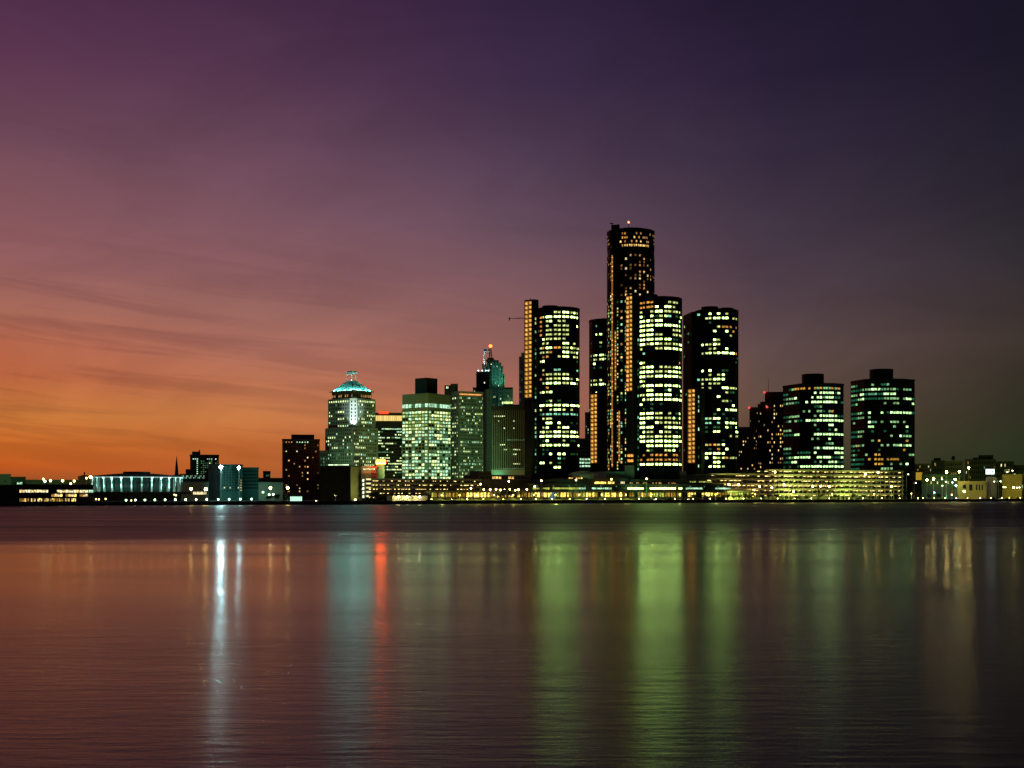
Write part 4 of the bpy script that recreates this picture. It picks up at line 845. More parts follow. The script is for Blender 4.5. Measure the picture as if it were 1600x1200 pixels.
# dark block with olive flank
D = bankp(548, 34).y
pb = corner_poly(500.5, 548, 564.5, D, 14)
B = low('blank_block', 'windowless black block with one olive-lit flank beside the parking deck', pb, 728.5, principled('olive_panel', (0.24, 0.24, 0.15), 0.85, var=0.15, scale=0.1), [], parapet=True, roof=dark_conc)
u = (pb[1] - pb[0]).normalized(); n = Vector((u.y, -u.x)); m = MB(); m.prism([pb[0] + n * 0.3, pb[1] + n * 0.3, pb[1], pb[0]], GZ, B.zt - 0.4); B.part(m, 'black_front', black_metal)
for t in range(9):
    q = pb[0] + (pb[1] - pb[0]) * (0.30 + t * 0.075); m = MB(); m.obox((q.x, q.y, B.zt + 0.9), u, 0.7, 0.3, 0.25); B.part(m, 'roof_edge_lamp', emitter('roof_edge_lamp', (0.8, 1, 0.6), 1.6, 0.5))
B.finish(dark_conc)
# arched low block and the round sign tower
B = low('arcaded_block', 'tan arcaded block with tall narrow windows behind the parking deck', front_poly(563, 590, 1040, 20), 729, tan_stone, [(0, 752, 738, 14, 1, lambda i, j: None, .55, .8), (0, 735, 731, 14, 1, lambda i, j: 'p' if 1 < i < 12 else None, .5, .7)]); B.finish(tan_stone)
D = 1030; B = Bld('sign_tower', 'round ribbed tower under the glowing red neon drum', 'tower', XW(594, D), D + 3)
m = MB(); m.prism(ring_poly(XW(594, D), D + 3, 5.6 / F * D, 16), GZ, ZW(726.5, D)); B.part(m, 'drum_wall', tan_stone)
for i in range(9):
    t = R(-180 + 22.5 * i); rr = 5.6 / F * D; m = MB(); m.tube((XW(594, D) + rr * math.cos(t), D + 3 + rr * math.sin(t), GZ), (XW(594, D) + rr * math.cos(t), D + 3 + rr * math.sin(t), ZW(727, D)), 0.25, n=6); B.part(m, 'rib', tan_stone)
B.finish(tan_stone)
sg = thing('neon_sign', 'glowing red-orange neon drum on top of the round ribbed tower', 'sign', (XW(594.5, D), D + 3, ZW(726.4, D)))
m = MB(); m.prism(ring_poly(XW(594.5, D), D + 3, 6.2 / F * D, 20), ZW(726.4, D), ZW(717.5, D)); m.build('drum', principled('sign_red', (0.4, 0.03, 0.02), 0.5), sg)
for py, s, nm in ((724.0, 1.0, 'white'), (721.4, 1.0, 'red'), (719.0, .8, 'red')):
    m = MB(); rr = 6.5 / F * D; zc = ZW(py, D)
    for i in range(20):
        a, b = 2 * math.pi * i / 20, 2 * math.pi * (i + 1) / 20; m.tube((XW(594.5, D) + rr * math.cos(a), D + 3 + rr * math.sin(a), zc), (XW(594.5, D) + rr * math.cos(b), D + 3 + rr * math.sin(b), zc), 0.5 if nm == 'white' else 0.42, n=6)
    m.build('neon_tube', emitter('neon_orange', (1.0, 0.16, 0.025), 60) if nm == 'white' else emitter('neon_red', (1.0, 0.06, 0.008), 60), sg)

# --- parking decks
def deck(name, label, pl, pr, off, dep, top, levels, mat, lampc, lampE, bays, seed, end_lamps=False, p=0.6):
    poly = bank_poly(pl, pr, off, dep); D = (poly[0].y + poly[1].y) / 2; c = sum(poly, Vector((0, 0))) / 4
    o = thing(name, label, 'parking deck', (c.x, c.y, GZ)); zt = ZW(top, D); lh = (zt - GZ) / levels; g = random.Random(seed); W = (poly[1] - poly[0]).length
    for j in range(levels + 1):
        z = GZ + j * lh; m = MB(); m.prism(poly, z - 0.15 if j else z, z + 0.15); m.build('floor_slab', mat, o)
        if j < levels + 0:
            m = MB(); a = (poly[0] + poly[1]) / 2 - sn * 0.12
            if j: m.obox((a.x, a.y, z + 0.5), sd, W / 2, 0.12, 0.85); m.build('parapet', mat, o)
    a = (poly[0] + poly[1]) / 2 - sn * 0.12; m = MB(); m.obox((a.x, a.y, zt + 0.45), sd, W / 2, 0.12, 0.72); m.build('parapet', mat, o)
    for i in range(bays + 1):
        q = poly[0] + (poly[1] - poly[0]) * i / bays + sn * 1.6; m = MB(); m.obox((q.x, q.y, (GZ + zt) / 2), sd, 0.22, 0.28, (zt - GZ) / 2); m.build('column', mat, o)
    m = MB(); b = (poly[2] + poly[3]) / 2; m.obox((b.x, b.y, (GZ + zt) / 2), sd, W / 2, 0.2, (zt - GZ) / 2); m.build('back_wall', mat, o)
    em = emitter('deck_lamp_' + name, lampc, lampE, 0.5); key = ('dl', name)
    mb = MB(); mb.obox((0, 0, 0), sd, 0.5 if seed == 3 else 1.1, 0.3, 0.22); me = bpy.data.meshes.new('deck_lamp'); me.from_pydata(mb.v, [], mb.f); me.materials.append(em)
    for j in range(levels):
        for i in range(bays):
            for dd in ((3.0,) if g.random() < 0.6 else (3.0, 11.0)):
                if g.random() > p: continue
                q = poly[0] + (poly[1] - poly[0]) * ((i + 0.5 + g.uniform(-.2, .2)) / bays) + sn * dd
                w = bpy.data.objects.new('deck_lamp', me); col.objects.link(w); w.parent = o; w.location = Vector((q.x, q.y, GZ + (j + 1) * lh - 0.5)) - o.location
    return o, poly, zt
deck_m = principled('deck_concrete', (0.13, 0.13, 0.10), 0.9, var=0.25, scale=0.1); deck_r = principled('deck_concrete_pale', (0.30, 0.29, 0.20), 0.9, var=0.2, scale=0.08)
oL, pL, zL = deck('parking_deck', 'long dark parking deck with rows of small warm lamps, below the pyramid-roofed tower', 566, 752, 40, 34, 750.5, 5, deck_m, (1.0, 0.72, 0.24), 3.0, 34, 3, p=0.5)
for j in range(5):      # light boxes at the stair end
    m = MB(); q = pL[0] - sn * 0.5 + sd * 0.6; m.obox((q.x, q.y, GZ + 3 + j * 2.8), sd, 0.5, 0.3, 0.9); m.build('stair_lamp', emitter('stair_lamp', (0.8, 1.0, 0.75), 1.6, 0.2), oL)
    m = MB(); q = pL[0] - sn * 0.5 + sd * 4.5; m.obox((q.x, q.y, GZ + 3.4 + j * 2.9), sd, 1.6, 0.25, 0.55); m.build('stair_window', emitter('stair_window', (1.0, 0.85, 0.4), 0.9, 0.3), oL)
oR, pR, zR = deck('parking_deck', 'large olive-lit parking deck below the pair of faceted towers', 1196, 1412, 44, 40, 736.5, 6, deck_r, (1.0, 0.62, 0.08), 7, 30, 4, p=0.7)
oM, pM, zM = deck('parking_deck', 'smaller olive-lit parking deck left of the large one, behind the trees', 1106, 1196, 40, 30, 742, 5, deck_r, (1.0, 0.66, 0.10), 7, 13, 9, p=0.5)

# --- lit pavilion and riverfront arcade
B = low('pavilion', 'small yellow-lit pavilion on the quay before the dark parking deck', bank_poly(613, 668, 24, 9), 775.5, pale_conc); B.finish(pale_conc)
arc = rnd(210, 0.86, ['k', 'k', 'l', 'n', 'l'], 0.05, 0.35)
B = low('riverfront_arcade', 'long low arcade glowing yellow along the quay under the glass towers', bank_poly(672, 1178, 27, 12), 766.6, principled('olive_render', (0.20, 0.20, 0.12), 0.9, var=0.2), [(0, 777.0, 769.2, 104, 1, lambda i, j: arc(i, 0), .8, .86)], roof=dark_conc)
for i in range(53):
    q = B.poly[0] + (B.poly[1] - B.poly[0]) * i / 52 - sn * 1.3; m = MB(); m.obox((q.x, q.y, (GZ + ZW(768, q.y)) / 2), sd, 0.2, 0.2, (ZW(768, q.y) - GZ) / 2); B.part(m, 'post', dark_conc)
m = MB(); a, b = B.poly[0] - sn * 2.2, B.poly[1] - sn * 2.2; m.prism([a, b, B.poly[1] - sn * 0.4, B.poly[0] - sn * 0.4], ZW(767.2, B.D), ZW(766.2, B.D)); B.part(m, 'canopy', dark_conc)
# clerestory strip lights on its roof
for (x0, x1, key, s) in ((833, 905, 'n', 1.0), (905, 956, 'c', 1.0), (981, 1066, 'w', 1.6), (1072, 1098, 'c', .6), (1118, 1142, 'c', .7)):
    nn = max(3, int((x1 - x0) / 5))
    for i in range(nn):
        if rng.random() < 0.12: continue
        q0 = bankp(x0 + (x1 - x0) * i / nn, 33); q1 = bankp(x0 + (x1 - x0) * (i + 0.86) / nn, 33); q = (q0 + q1) / 2; zc = ZW(763.2, q.y)
        m = MB(); m.obox((q.x, q.y, zc), sd, (q1 - q0).length / 2, 0.3, 0.55 + 0.25 * rng.random()); B.part(m, 'clerestory_pane', wmat(key))
B.finish(dark_conc)
# slanted glass entrance
q = bankp(864, 22); o = thing('glass_entrance', 'small slanted glass entrance glowing pale blue in the yellow arcade', 'entrance', (q.x, q.y, GZ))
m = MB(); a = bankp(862.5, 22); b = bankp(867.5, 22); m.add([(a.x, a.y, GZ), (b.x, b.y, GZ), (b.x, b.y, GZ + 6), (*(a + sn * 5), GZ), (*(b + sn * 5), GZ), (*(b + sn * 5), GZ + 6)], [(0, 1, 2), (3, 5, 4), (0, 2, 5, 3), (1, 4, 5, 2), (0, 3, 4, 1)]); m.build('glazing', emitter('entrance_glow', (0.35, 0.8, 0.9), 0.22), o)
m = MB(); m.tube((a.x, a.y, GZ), (b.x, b.y, GZ + 6), 0.25, n=5); m.tube((b.x, b.y, GZ), (b.x, b.y, GZ + 6.2), 0.25, n=5); m.build('frame', black_metal, o)

# --- podium of the glass towers
B = low('podium', 'dark stepped podium at the foot of the glass towers', bank_poly(826, 1130, 36, 60), 757, dark_conc, [
    (0, 762, 757.8, 90, 1, lambda i, j: 'd' if i % 7 == 3 else None, .5, .6)], roof=dark_conc)
def pod(pl, pr, off, dep, top, mat, nm='podium_tier'):
    m = MB(); q = bank_poly(pl, pr, off, dep); m.prism(q, B.zt - 0.2, ZW(top, q[0].y)); return B.part(m, nm, mat), q
pod(838, 905, 42, 40, 749, dark_conc); pod(905, 985, 44, 40, 746, dark_conc); pod(985, 1105, 41, 30, 748.5, dark_conc)
_, q1 = pod(948, 976, 56, 20, 736.5, conc); pod(1056, 1072, 52, 12, 736, conc); pod(1064, 1110, 56, 10, 741, conc); pod(985, 991, 50, 8, 727, conc)
for (x0, x1, off, b, t, c, key, p) in ((929, 960, 41.5, 757, 752.2, 12, 'k', .9), (967, 976, 41.5, 757, 752.0, 4, 'm', .9), (981, 1056, 38.6, 756, 753.2, 30, 'b', .45), (1077, 1112, 40.6, 754, 751.5, 10, 'n', .7), (888, 918, 41.2, 748.2, 745.8, 8, 'a', .6), (760, 760.5, 60, 740, 739, 1, 'b', 0)):
    a, b_ = bankp(x0, off), bankp(x1, off); gg = random.Random(int(x0)); B.facade(a, b_, ZW(b, a.y), ZW(t, a.y), c, 1, lambda i, j: key if gg.random() < p else None, .7, .8, grid=False)
# pale canopy dome
a = bankp(911, 50); m = MB(); m.lathe((a.x, a.y, ZW(742.5, a.y)), [(11.5, 0), (10.5, 1.0), (7.5, 2.2), (3, 3.0), (0.1, 3.2)], 20); m.lathe((a.x, a.y, ZW(748, a.y)), [(8.5, 0), (8.5, ZW(742.5, a.y) - ZW(748, a.y))], 16); B.part(m, 'canopy_dome', conc)
B.finish(dark_conc)
B = low('restaurant_block', 'dark block with two orange windows below the ribbed building', bank_poly(748, 828, 44, 24), 743, dark_conc, [(0, 749, 743.8, 16, 1, lambda i, j: 'a' if i in (5, 6, 9, 10, 4) else None, .8, .7)]); B.finish(dark_conc)
m = MB(); m.prism(bank_poly(748, 768, 46, 14), B.zt, ZW(738, 1010)); B.part(m, 'roof_block', dark_conc)

# --- east bank, right of the faceted towers
vil = principled('dim_brick', (0.14, 0.12, 0.08), 0.9, var=0.25, scale=0.1)
def east(name, label, pl, pr, D, top, wall=vil, cols=0, rows=0, p=0.1, keys=('d', 'l', 'm'), dep=16, wb=None):
    B = low(name, label, front_poly(pl, pr, D, dep), top, wall, [(0, wb or 765, top + 1.2, cols, rows, rnd(int(pl), p, list(keys), .08), .5, .5)] if cols else [])
    return B
E0 = 1330
ochre = principled('ochre_render', (0.30, 0.27, 0.10), 0.9, var=0.2, scale=0.1)
B = east('brick_block', 'dim green block just right of the last faceted tower', 1429, 1456, E0, 725, cols=8, rows=7); B.finish(vil)
B = east('lit_stair_block', 'small block with an amber glowing stair wall right of the last faceted tower', 1424, 1444, E0 - 40, 736, dark_conc)
a = front_poly(1431, 1441, E0 - 40.5, .4); m = MB(); m.prism(a, ZW(750, E0 - 40), ZW(738, E0 - 40)); B.part(m, 'stair_glazing', emitter('stair_glow', (1.0, 0.62, 0.06), 0.38)); B.finish(vil)
B = east('warehouse', 'dark square warehouse with rooftop cabin on the right skyline', 1455, 1476, E0 + 10, 720, dark_conc, 5, 5, .08); m = MB(); m.prism(front_poly(1459, 1470, E0 + 14, 8), B.zt, ZW(715.5, E0 + 14)); B.part(m, 'roof_cabin', black_metal); B.finish(dark_conc)
B = east('brick_block', 'dim block with a water tank on legs on the right skyline', 1475, 1505, E0 + 20, 721, vil, 9, 6, .12)
x, z = XW(1489.5, E0 + 28), ZW(721, E0 + 20); m = MB(); m.lathe((x, E0 + 28, z + 2), [(1.8, 0), (1.8, 3.0), (0.1, 4.2)], 10)
for sx in (-1.2, 1.2):
    for sy in (-1.2, 1.2): m.tube((x + sx, E0 + 28 + sy, z), (x + sx, E0 + 28 + sy, z + 2.1), 0.18, n=4)
B.part(m, 'water_tank', black_metal); B.finish(vil)
B = east('loft_block', 'long dim loft building with flat roof cabin, highest on the far right', 1508, 1556, E0 + 60, 718, vil, 15, 6, .10); m = MB(); m.prism(front_poly(1529, 1552, E0 + 66, 10), B.zt, ZW(711, E0 + 66)); m.prism(front_poly(1520, 1529, E0 + 66, 8), B.zt, ZW(715, E0 + 66)); B.part(m, 'roof_cabin', dark_conc); B.finish(vil)
B = east('loft_block', 'dim block stepping down to the right picture edge', 1554, 1584, E0 + 70, 721.5, vil, 10, 5, .14); B.finish(vil)
B = east('far_block', 'low dim building with lit strips cut by the right picture edge', 1580, 1640, E0 + 80, 727, vil, 16, 4, .25, ('c', 'd', 'c')); B.finish(vil)
B = east('row_house', 'dark low row between the big lamps on the right', 1440, 1500, E0 - 60, 742, dark_conc, 18, 3, .08, ('a', 'm')); B.finish(dark_conc)
B = east('teal_shed', 'low shed with teal-lit wall behind the right quay', 1441, 1500, E0 - 110, 760, dark_conc); B.finish(dark_conc)
B = east('cream_hall', 'cream hall with tall dark windows lit by a yellow lamp, on the right quay', 1496, 1541, E0 - 130, 752.5, ochre)
P = B.poly; u = (P[1] - P[0]).normalized(); n = Vector((u.y, -u.x)); d = E0 - 130
for (x0, x1, py0, py1) in ((1504.5, 1509.5, 763.5, 757.5), (1514.5, 1519.5, 766.5, 757), (1525, 1527, 766, 757), (1529.3, 1531.3, 766, 757), (1533.8, 1535.8, 766, 757)):
    t0 = (kx(x0) * d); t1 = kx(x1) * d; f = lambda px: P[0] + u * ((P[1] - P[0]).length * (px - 1496) / 45.0)
    a, b = f(x0), f(x1); q = (a + b) / 2 + n * 0.08; m = MB(); m.obox((q.x, q.y, (ZW(py0, d) + ZW(py1, d)) / 2), u, (b - a).length / 2, 0.06, (ZW(py1, d) - ZW(py0, d)) / 2); B.part(m, 'window', glass)
B.finish(pale_conc)
B = east('column_house', 'narrow house with tall pilasters right of the cream hall', 1541.5, 1556, E0 - 120, 746, tan_stone)
for i in range(5):
    q = B.poly[0] + (B.poly[1] - B.poly[0]) * i / 4; m = MB(); m.obox((q.x, q.y - 0.4, (GZ + B.zt) / 2), (1, 0), 0.35, 0.35, (B.zt - GZ) / 2); B.part(m, 'pilaster', pale_conc)
B.finish(tan_stone)
B = east('olive_wall_house', 'broad house with a glowing olive wall at the right edge', 1566, 1597, E0 - 100, 742, ochre); B.finish(pale_conc)
# lit billboard: two white panels on a post
d = E0 - 132; o = thing('billboard', 'bright white twin-panel lit billboard on a post at the right', 'billboard', (XW(1549, d), d, GZ))
m = MB(); m.tube((XW(1549.3, d), d, GZ), (XW(1549.3, d), d, ZW(733, d)), 0.35, n=8); m.build('post', steel, o)
for (x0, x1) in ((1540, 1546.3), (1547, 1553.2)):
    m = MB(); m.box(XW(x0, d), XW(x1, d), d - 0.9, d - 0.5, ZW(741, d), ZW(733, d)); pnl = m.build('panel', emitter('billboard_white', (0.8, 0.95, 1.0), 2.4), o)
    xm = (x0 + x1) / 2; m = MB(); m.box(XW(xm - 1.2, d), XW(xm + 1.2, d), d - 0.96, d - 0.91, ZW(738.2, d), ZW(736.2, d)); m.build('printed_mark', principled('print_grey', (0.3, 0.33, 0.36), 0.6), pnl)

# ------------------------------------------------------------------ lamps
ORD = ['first', 'second', 'third', 'fourth', 'fifth', 'sixth', 'seventh', 'eighth', 'ninth', 'tenth', 'eleventh', 'twelfth', 'thirteenth', 'fourteenth', 'fifteenth', 'sixteenth', 'seventeenth', 'eighteenth', 'nineteenth', 'twentieth']
LM = {}
def lamp(px, py, D, colr, E, label, r=0.6, group=None, arm=0, name='street_lamp', dy=0.0):
    x, z = XW(px, D), ZW(py, D); o = thing(name, label, 'lamp', (x, D, GZ), group)
    m = MB()
    if arm:
        m.tube((x - arm, D, GZ), (x - arm, D, z + 0.5), 0.16, 0.10, 6); m.tube((x - arm, D, z + 0.45), (x, D, z + 0.55), 0.09, n=5)
    else: m.tube((x, D, GZ), (x, D, z - r * 0.6), 0.17, 0.09, 6)
    m.lathe((x - arm, D, GZ), [(0.35, 0), (0.3, 0.5), (0.18, 0.9)], 8); m.build('pole', steel, o)
    k = (tuple(colr), E)
    if k not in LM: LM[k] = emitter('lamp_glow_%d' % len(LM), colr, E)
    m = MB(); m.ball((x, D, z), r, 8, 6); m.build('globe', LM[k], o, smooth=True)
    if arm: m = MB(); m.lathe((x, D, z + r * 0.5), [(r * 1.0, 0), (r * 0.5, 0.35)], 8); m.build('hood', steel, o)
    return o
GREENW = (0.55, 1.0, 0.55); SOD = (1.0, 0.68, 0.20); YEL = (1.0, 0.74, 0.22); CYAN = (0.55, 1.0, 0.95)
for i, px in enumerate((197, 211.5, 226.5, 242, 258, 274, 290, 306.5, 323, 341, 358, 375.5, 393)):
    q = bankp(px, 6); lamp(px, 781.5 - i * 0.14, q.y, GREENW, 16, f'{ORD[i]} green-white globe lamp from the left in the promenade row before the arena', 0.52, 'promenade globe lamps')
for i, (px, py, s) in enumerate(((67.5, 748.5, 1), (70.3, 752, 1.2), (79, 751, 1.3), (97.8, 751.2, 1.3), (110.5, 755.6, 1), (116, 751.6, 1.1), (135, 747, 1), (141.5, 745.3, 1.6))):
    lamp(px, py, 872, YEL if i != 1 else GREENW, 14, f'{ORD[i]} yellow street lamp from the left above the convention hall' if i != 1 else 'white street lamp among the yellow ones above the convention hall', 0.62 * s, 'lamps above the convention hall')
for i, (px, py, s) in enumerate(((298.5, 764, 1.2), (321.5, 764.3, 1.5), (422.5, 762.5, 1.2), (449.5, 762, 1.3), (420.5, 773, 1.0), (427, 772.5, 1.0), (411, 769, .9))):
    lamp(px, py, bankp(px, 22).y, SOD if i < 4 else GREENW, 90 if i < 4 else 12, f'{ORD[i]} lamp from the left in the yard beside the teal blocks', 0.6 * s, 'yard lamps beside the teal blocks')
for i, (px, py) in enumerate(((150, 780), (154.5, 780.3), (165, 779.6), (205, 782), (272.5, 773), (275, 774))):
    lamp(px, py, bankp(px, 9).y, YEL, 7, f'{ORD[i]} small warm lamp from the left at the foot of the arena', 0.45, 'small lamps at the arena foot')
for i, (px, py) in enumerate(((846, 751), (900, 750), (955.5, 749), (1010.3, 748))):
    lamp(px, py, bankp(px, 20).y, YEL, 16, f'{ORD[i]} tall globe lamp from the left before the arcade and glass towers', 0.62, 'tall lamps before the arcade')
for i, (px, py) in enumerate(((795, 752), (756, 765), (766, 765), (775, 764.6), (782, 765.5), (788, 765.3), (796.5, 764.5), (805, 766), (810, 765), (823, 764.8), (835.5, 760), (751, 756.5), (736, 763))):
    lamp(px, py, bankp(px, 22).y, (1.0, 0.66, 0.20), 40, f'{ORD[i]} of the small warm lamps crowded left of the glowing arcade', 0.5, 'small warm lamps by the arcade')
for i, (px, py) in enumerate(((622.5, 776.5), (636.5, 776.5), (655.5, 776.5), (555, 781), (524, 774), (494, 783))):
    q = bankp(px, 20); lamp(px, py, q.y, (1.0, 0.84, 0.35), 180 if i < 3 else 40 if i < 5 else 12, f'{ORD[i]} bright yellow lamp on the quay by the pavilion and black block', 0.5, 'quay lamps by the pavilion')
for i, (px, py) in enumerate(((1139, 757), (1154, 757.5), (1187, 760), (1211, 737.5), (1206, 762), (1225, 757), (1270, 760), (1282, 759.5), (1296, 760), (1352, 741.5), (1393, 760), (1372, 738), (1178, 766), (1240, 768))):
    lamp(px, py, bankp(px, 36 if i not in (3, 9, 11) else 40).y, SOD if i != 3 else YEL, 60, f'{ORD[i]} sodium lamp standing before the olive-lit parking decks', 0.62, 'sodium lamps before the parking decks')
for i, (px, py, s) in enumerate(((1479, 737.5, 1.7), (1499, 737, 1.6), (1513.5, 731, 1.6), (1448.5, 749.8, 1.4), (1458.7, 748.7, 1.5), (1492.3, 749, 1.4), (1506.5, 768, 1.4), (1584, 762, 1.2))):
    lamp(px, py, 1195 if i != 6 else 1180, YEL, 110, f'{ORD[i]} big yellow street lamp of the right bank', 0.55 * s, 'big yellow lamps on the right bank')
for i, (px, py) in enumerate(((1419, 741), (1431, 754.5), (1472, 748.7), (1472.5, 759), (1478, 752.8), (1488, 753.8), (1574, 737.5), (1553.5, 752.3), (1563, 752), (1568, 761), (1571, 761.3), (1589, 762), (1593, 761.6), (1582, 735.5), (1487, 773.5))):
    lamp(px, py, 1188, (0.95, 1.0, 0.5), 9 if i < 14 else 9, f'{ORD[i]} small white lamp of the right bank', 0.55, 'small white lamps on the right bank', arm=1.6 if i in (0, 1, 6, 7, 8) else 0)
lamp(1493.7, 758.5, 1190, (0.25, 1.0, 0.8), 45, 'teal lamp beside the cream hall on the right bank', 0.7)
lamp(1460, 769.5, 1186, (0.1, 1.0, 0.6), 40, 'green lamp low before the teal shed on the right bank', 0.45)
lamp(1487, 771.5, 1180, (1.0, 0.08, 0.04), 3, 'red signal lamp on the right quay by the cream hall', 0.6, name='signal_lamp')
lamp(434.3, 784.8, bankp(434, 3).y, (1.0, 0.04, 0.03), 2.2, 'red navigation lamp low on the left quay', 0.55, name='navigation_lamp')
# the two dazzling floodlights
def mast_flood(px, py, D, E, r, label):
    x, z = XW(px, D), ZW(py, D); o = thing('flood_mast', label, 'floodlight', (x, D, GZ), 'dazzling floodlights')
    m = MB(); m.tube((x, D + 0.8, GZ), (x, D + 0.8, z + 0.8), 0.3, 0.2, 8); m.build('mast', steel, o)
    m = MB(); m.obox((x, D + 0.55, z), (1, 0), r * 1.1, 0.25, r * 1.1); m.build('housing', black_metal, o)
    m = MB(); m.ball((x, D - 0.2, z), r, 10, 6); m.build('lens', emitter('flood_lens_%d' % int(px), (0.55, 0.98, 1.0), E), o, smooth=True)
mast_flood(345, 730, 940, 600, 1.15, 'brightest white-blue floodlight on a mast before the teal block'); mast_flood(373.3, 730.8, 948, 130, 1.0, 'second white-blue floodlight right of the brightest one')

# sloping grass bank with lamp posts added to brighten it
gb = MB(); e0, e1 = bankp(676, 3.5), bankp(1010, 3.5); nseg = 60
for i in range(nseg):
    a = e0 + (e1 - e0) * i / nseg; b = e0 + (e1 - e0) * (i + 1) / nseg
    za, zb_ = 1.5 + 0.35 * math.sin(i * 0.9) + 0.25 * math.sin(i * 2.3), 1.5 + 0.35 * math.sin((i + 1) * 0.9) + 0.25 * math.sin((i + 1) * 2.3)
    gb.add([(*a, GZ + 0.13), (*b, GZ + 0.13), (*(b + sn * 8), GZ + zb_), (*(a + sn * 8), GZ + za), (*(a + sn * 10), GZ + 0.13), (*(b + sn * 10), GZ + 0.13)], [(0, 1, 2, 3), (3, 2, 5, 4)])
gb.build('grass_bank', principled('lawn', (0.09, 0.12, 0.035), 0.95, var=0.45, scale=0.5), kind='structure')
for i, px in enumerate((690, 718, 744, 772, 802, 834, 868, 905, 940, 978, 1018, 1062, 1118, 1180, 1236, 1300, 1366, 1424)):
    q = bankp(px, 9); o = lamp(px, 773.8 - (px - 690) * 0.0035, q.y, (1.0, 0.72, 0.16), 14, f'{ORD[i]} short lamp post from the left on the bank before the arcade and decks', 0.4, 'lamp posts on the bank', name='lamp_post')
    ld = bpy.data.lights.new('post_light', 'POINT'); ld.energy = 1100; ld.color = (1.0, 0.90, 0.22); ld.shadow_soft_size = 0.4; lo = bpy.data.objects.new('post_light', ld); col.objects.link(lo); lo.parent = o; lo.location = (-sn.x * 0.9, -sn.y * 0.9, ZW(773.8, q.y) - GZ)  # unseen point light added to wash the bank
# low bollard lights added along the promenade for ground glow and glints
bm_ = None
bpx = [x + rng.uniform(-3, 3) for x in range(676, 1440, 27)] + [x + rng.uniform(-3, 3) for x in range(1444, 1600, 17)]
def ordw(i):
    if i < 20: return ORD[i]
    t, u_ = divmod(i + 1, 10); tens = {2: 'twent', 3: 'thirt', 4: 'fort', 5: 'fift', 6: 'sixt', 7: 'sevent', 8: 'eight'}[t]
    return tens + 'ieth' if u_ == 0 else tens + 'y-' + ORD[u_ - 1]
for i, px in enumerate(bpx):
    q = bankp(px, 2.0 + rng.uniform(0, 1)); o = thing('bollard_light', f'{ordw(i)} low yellow bollard light from the left along the promenade', 'bollard light', (q.x, q.y, GZ + 0.1), 'bollard lights on the promenade')
    if bm_ is None:
        a_ = MB(); a_.tube((0, 0, 0), (0, 0, 0.9), 0.14, n=8); b_ = MB(); b_.lathe((0, 0, 0.9), [(0.16, 0), (0.2, 0.1), (0.2, 0.35), (0.05, 0.45)], 8); bm_ = []
        for mb, nm, mt in ((a_, 'post', steel), (b_, 'lens', emitter('bollard_glow', (1.0, 0.80, 0.22), 40))):
            me = bpy.data.meshes.new(nm); me.from_pydata(mb.v, [], mb.f); me.materials.append(mt); bm_.append((nm, me))
    for nm, me in bm_: c = bpy.data.objects.new(nm, me); col.objects.link(c); c.parent = o
# white lit landing by the water
q = bankp(464, 7); o = thing('landing_kiosk', 'small bright white-green landing kiosk at the quay below the brown tower', 'kiosk', (q.x, q.y, GZ))
m = MB(); a, b = bankp(456, 8), bankp(472, 8); m.prism([a, b, b + sn * 3, a + sn * 3], GZ + 0.12, GZ + 3.2); m.build('glazing', emitter('kiosk_glow', (0.6, 1.0, 0.8), 1.3), o); m = MB(); m.prism(grow([a, b, b + sn * 3, a + sn * 3], 0.5), GZ + 3.2, GZ + 3.5); m.build('roof', white_paint, o)
for t in range(6): w_ = a + (b - a) * t / 5 - sn * 0.1; m = MB(); m.obox((w_.x, w_.y, GZ + 1.7), sd, 0.12, 0.12, 1.5); m.build('mullion', frame_m, o)
# flagpoles on the promenade
for i, (px, top) in enumerate(((387, 761), (393.5, 760), (399.5, 762), (465, 750), (484.5, 748), (496.5, 747))):
    q = bankp(px, 14); m = MB(); m.tube((0, 0, 0), (0, 0, ZW(top, q.y) - GZ), 0.16, 0.09, 6); m.ball((0, 0, ZW(top, q.y) - GZ), 0.22, 6, 4); o = m.build('bare_flagpole', white_paint, org=(q.x, q.y, GZ)); tag(o, f'{ORD[i]} bare flagpole from the left on the promenade by the teal blocks', 'flagpole', 'bare promenade flagpoles')
# arched sculpture ring by the blank block
q = bankp(484, 18); m = MB(); pr = None
for i in range(25):
    t = math.pi * 2 * i / 24; pnt = (sd.x * 5.5 * math.cos(t), sd.y * 5.5 * math.cos(t), 10 + 8 * math.sin(t))
    if pr: m.tube(pr, pnt, 0.28, n=6)
    pr = pnt
m.tube((0, 0, 0), (0, 0, 2.2), 1.2, 0.6, 8)
o = m.build('ring_sculpture', steel, org=(q.x, q.y, GZ)); tag(o, 'thin oval metal ring standing before the windowless black block', 'sculpture')

# ------------------------------------------------------------------ floodlights washing the facades, most unseen and added to brighten walls
def flood(px, D, z, tgt, P, colr, label, ang=60, base=None):
    x = XW(px, D); o = thing('floodlight', label, 'floodlight', (x, D, z)); T = Vector(tgt) - Vector((x, D, z + 1.1)); T.normalize()
    m = MB(); m.tube((x, D, z), (x, D, z + 0.8), 0.12, n=6); m.build('stand', steel, o)
    m = MB(); c = Vector((x, D, z + 1.0)); m.tube(c - T * 0.4, c + T * 0.1, 0.25, 0.45, 8); m.build('housing', black_metal, o)
    ld = bpy.data.lights.new('flood_beam', 'SPOT'); ld.energy = P; ld.color = colr; ld.spot_size = R(ang); ld.spot_blend = 0.8; ld.shadow_soft_size = 0.5
    lo = bpy.data.objects.new('flood_beam', ld); col.objects.link(lo); lo.parent = o; lo.location = c + T * 0.3 - Vector(o.location); lo.rotation_euler = T.to_track_quat('-Z', 'Y').to_euler()
    return o
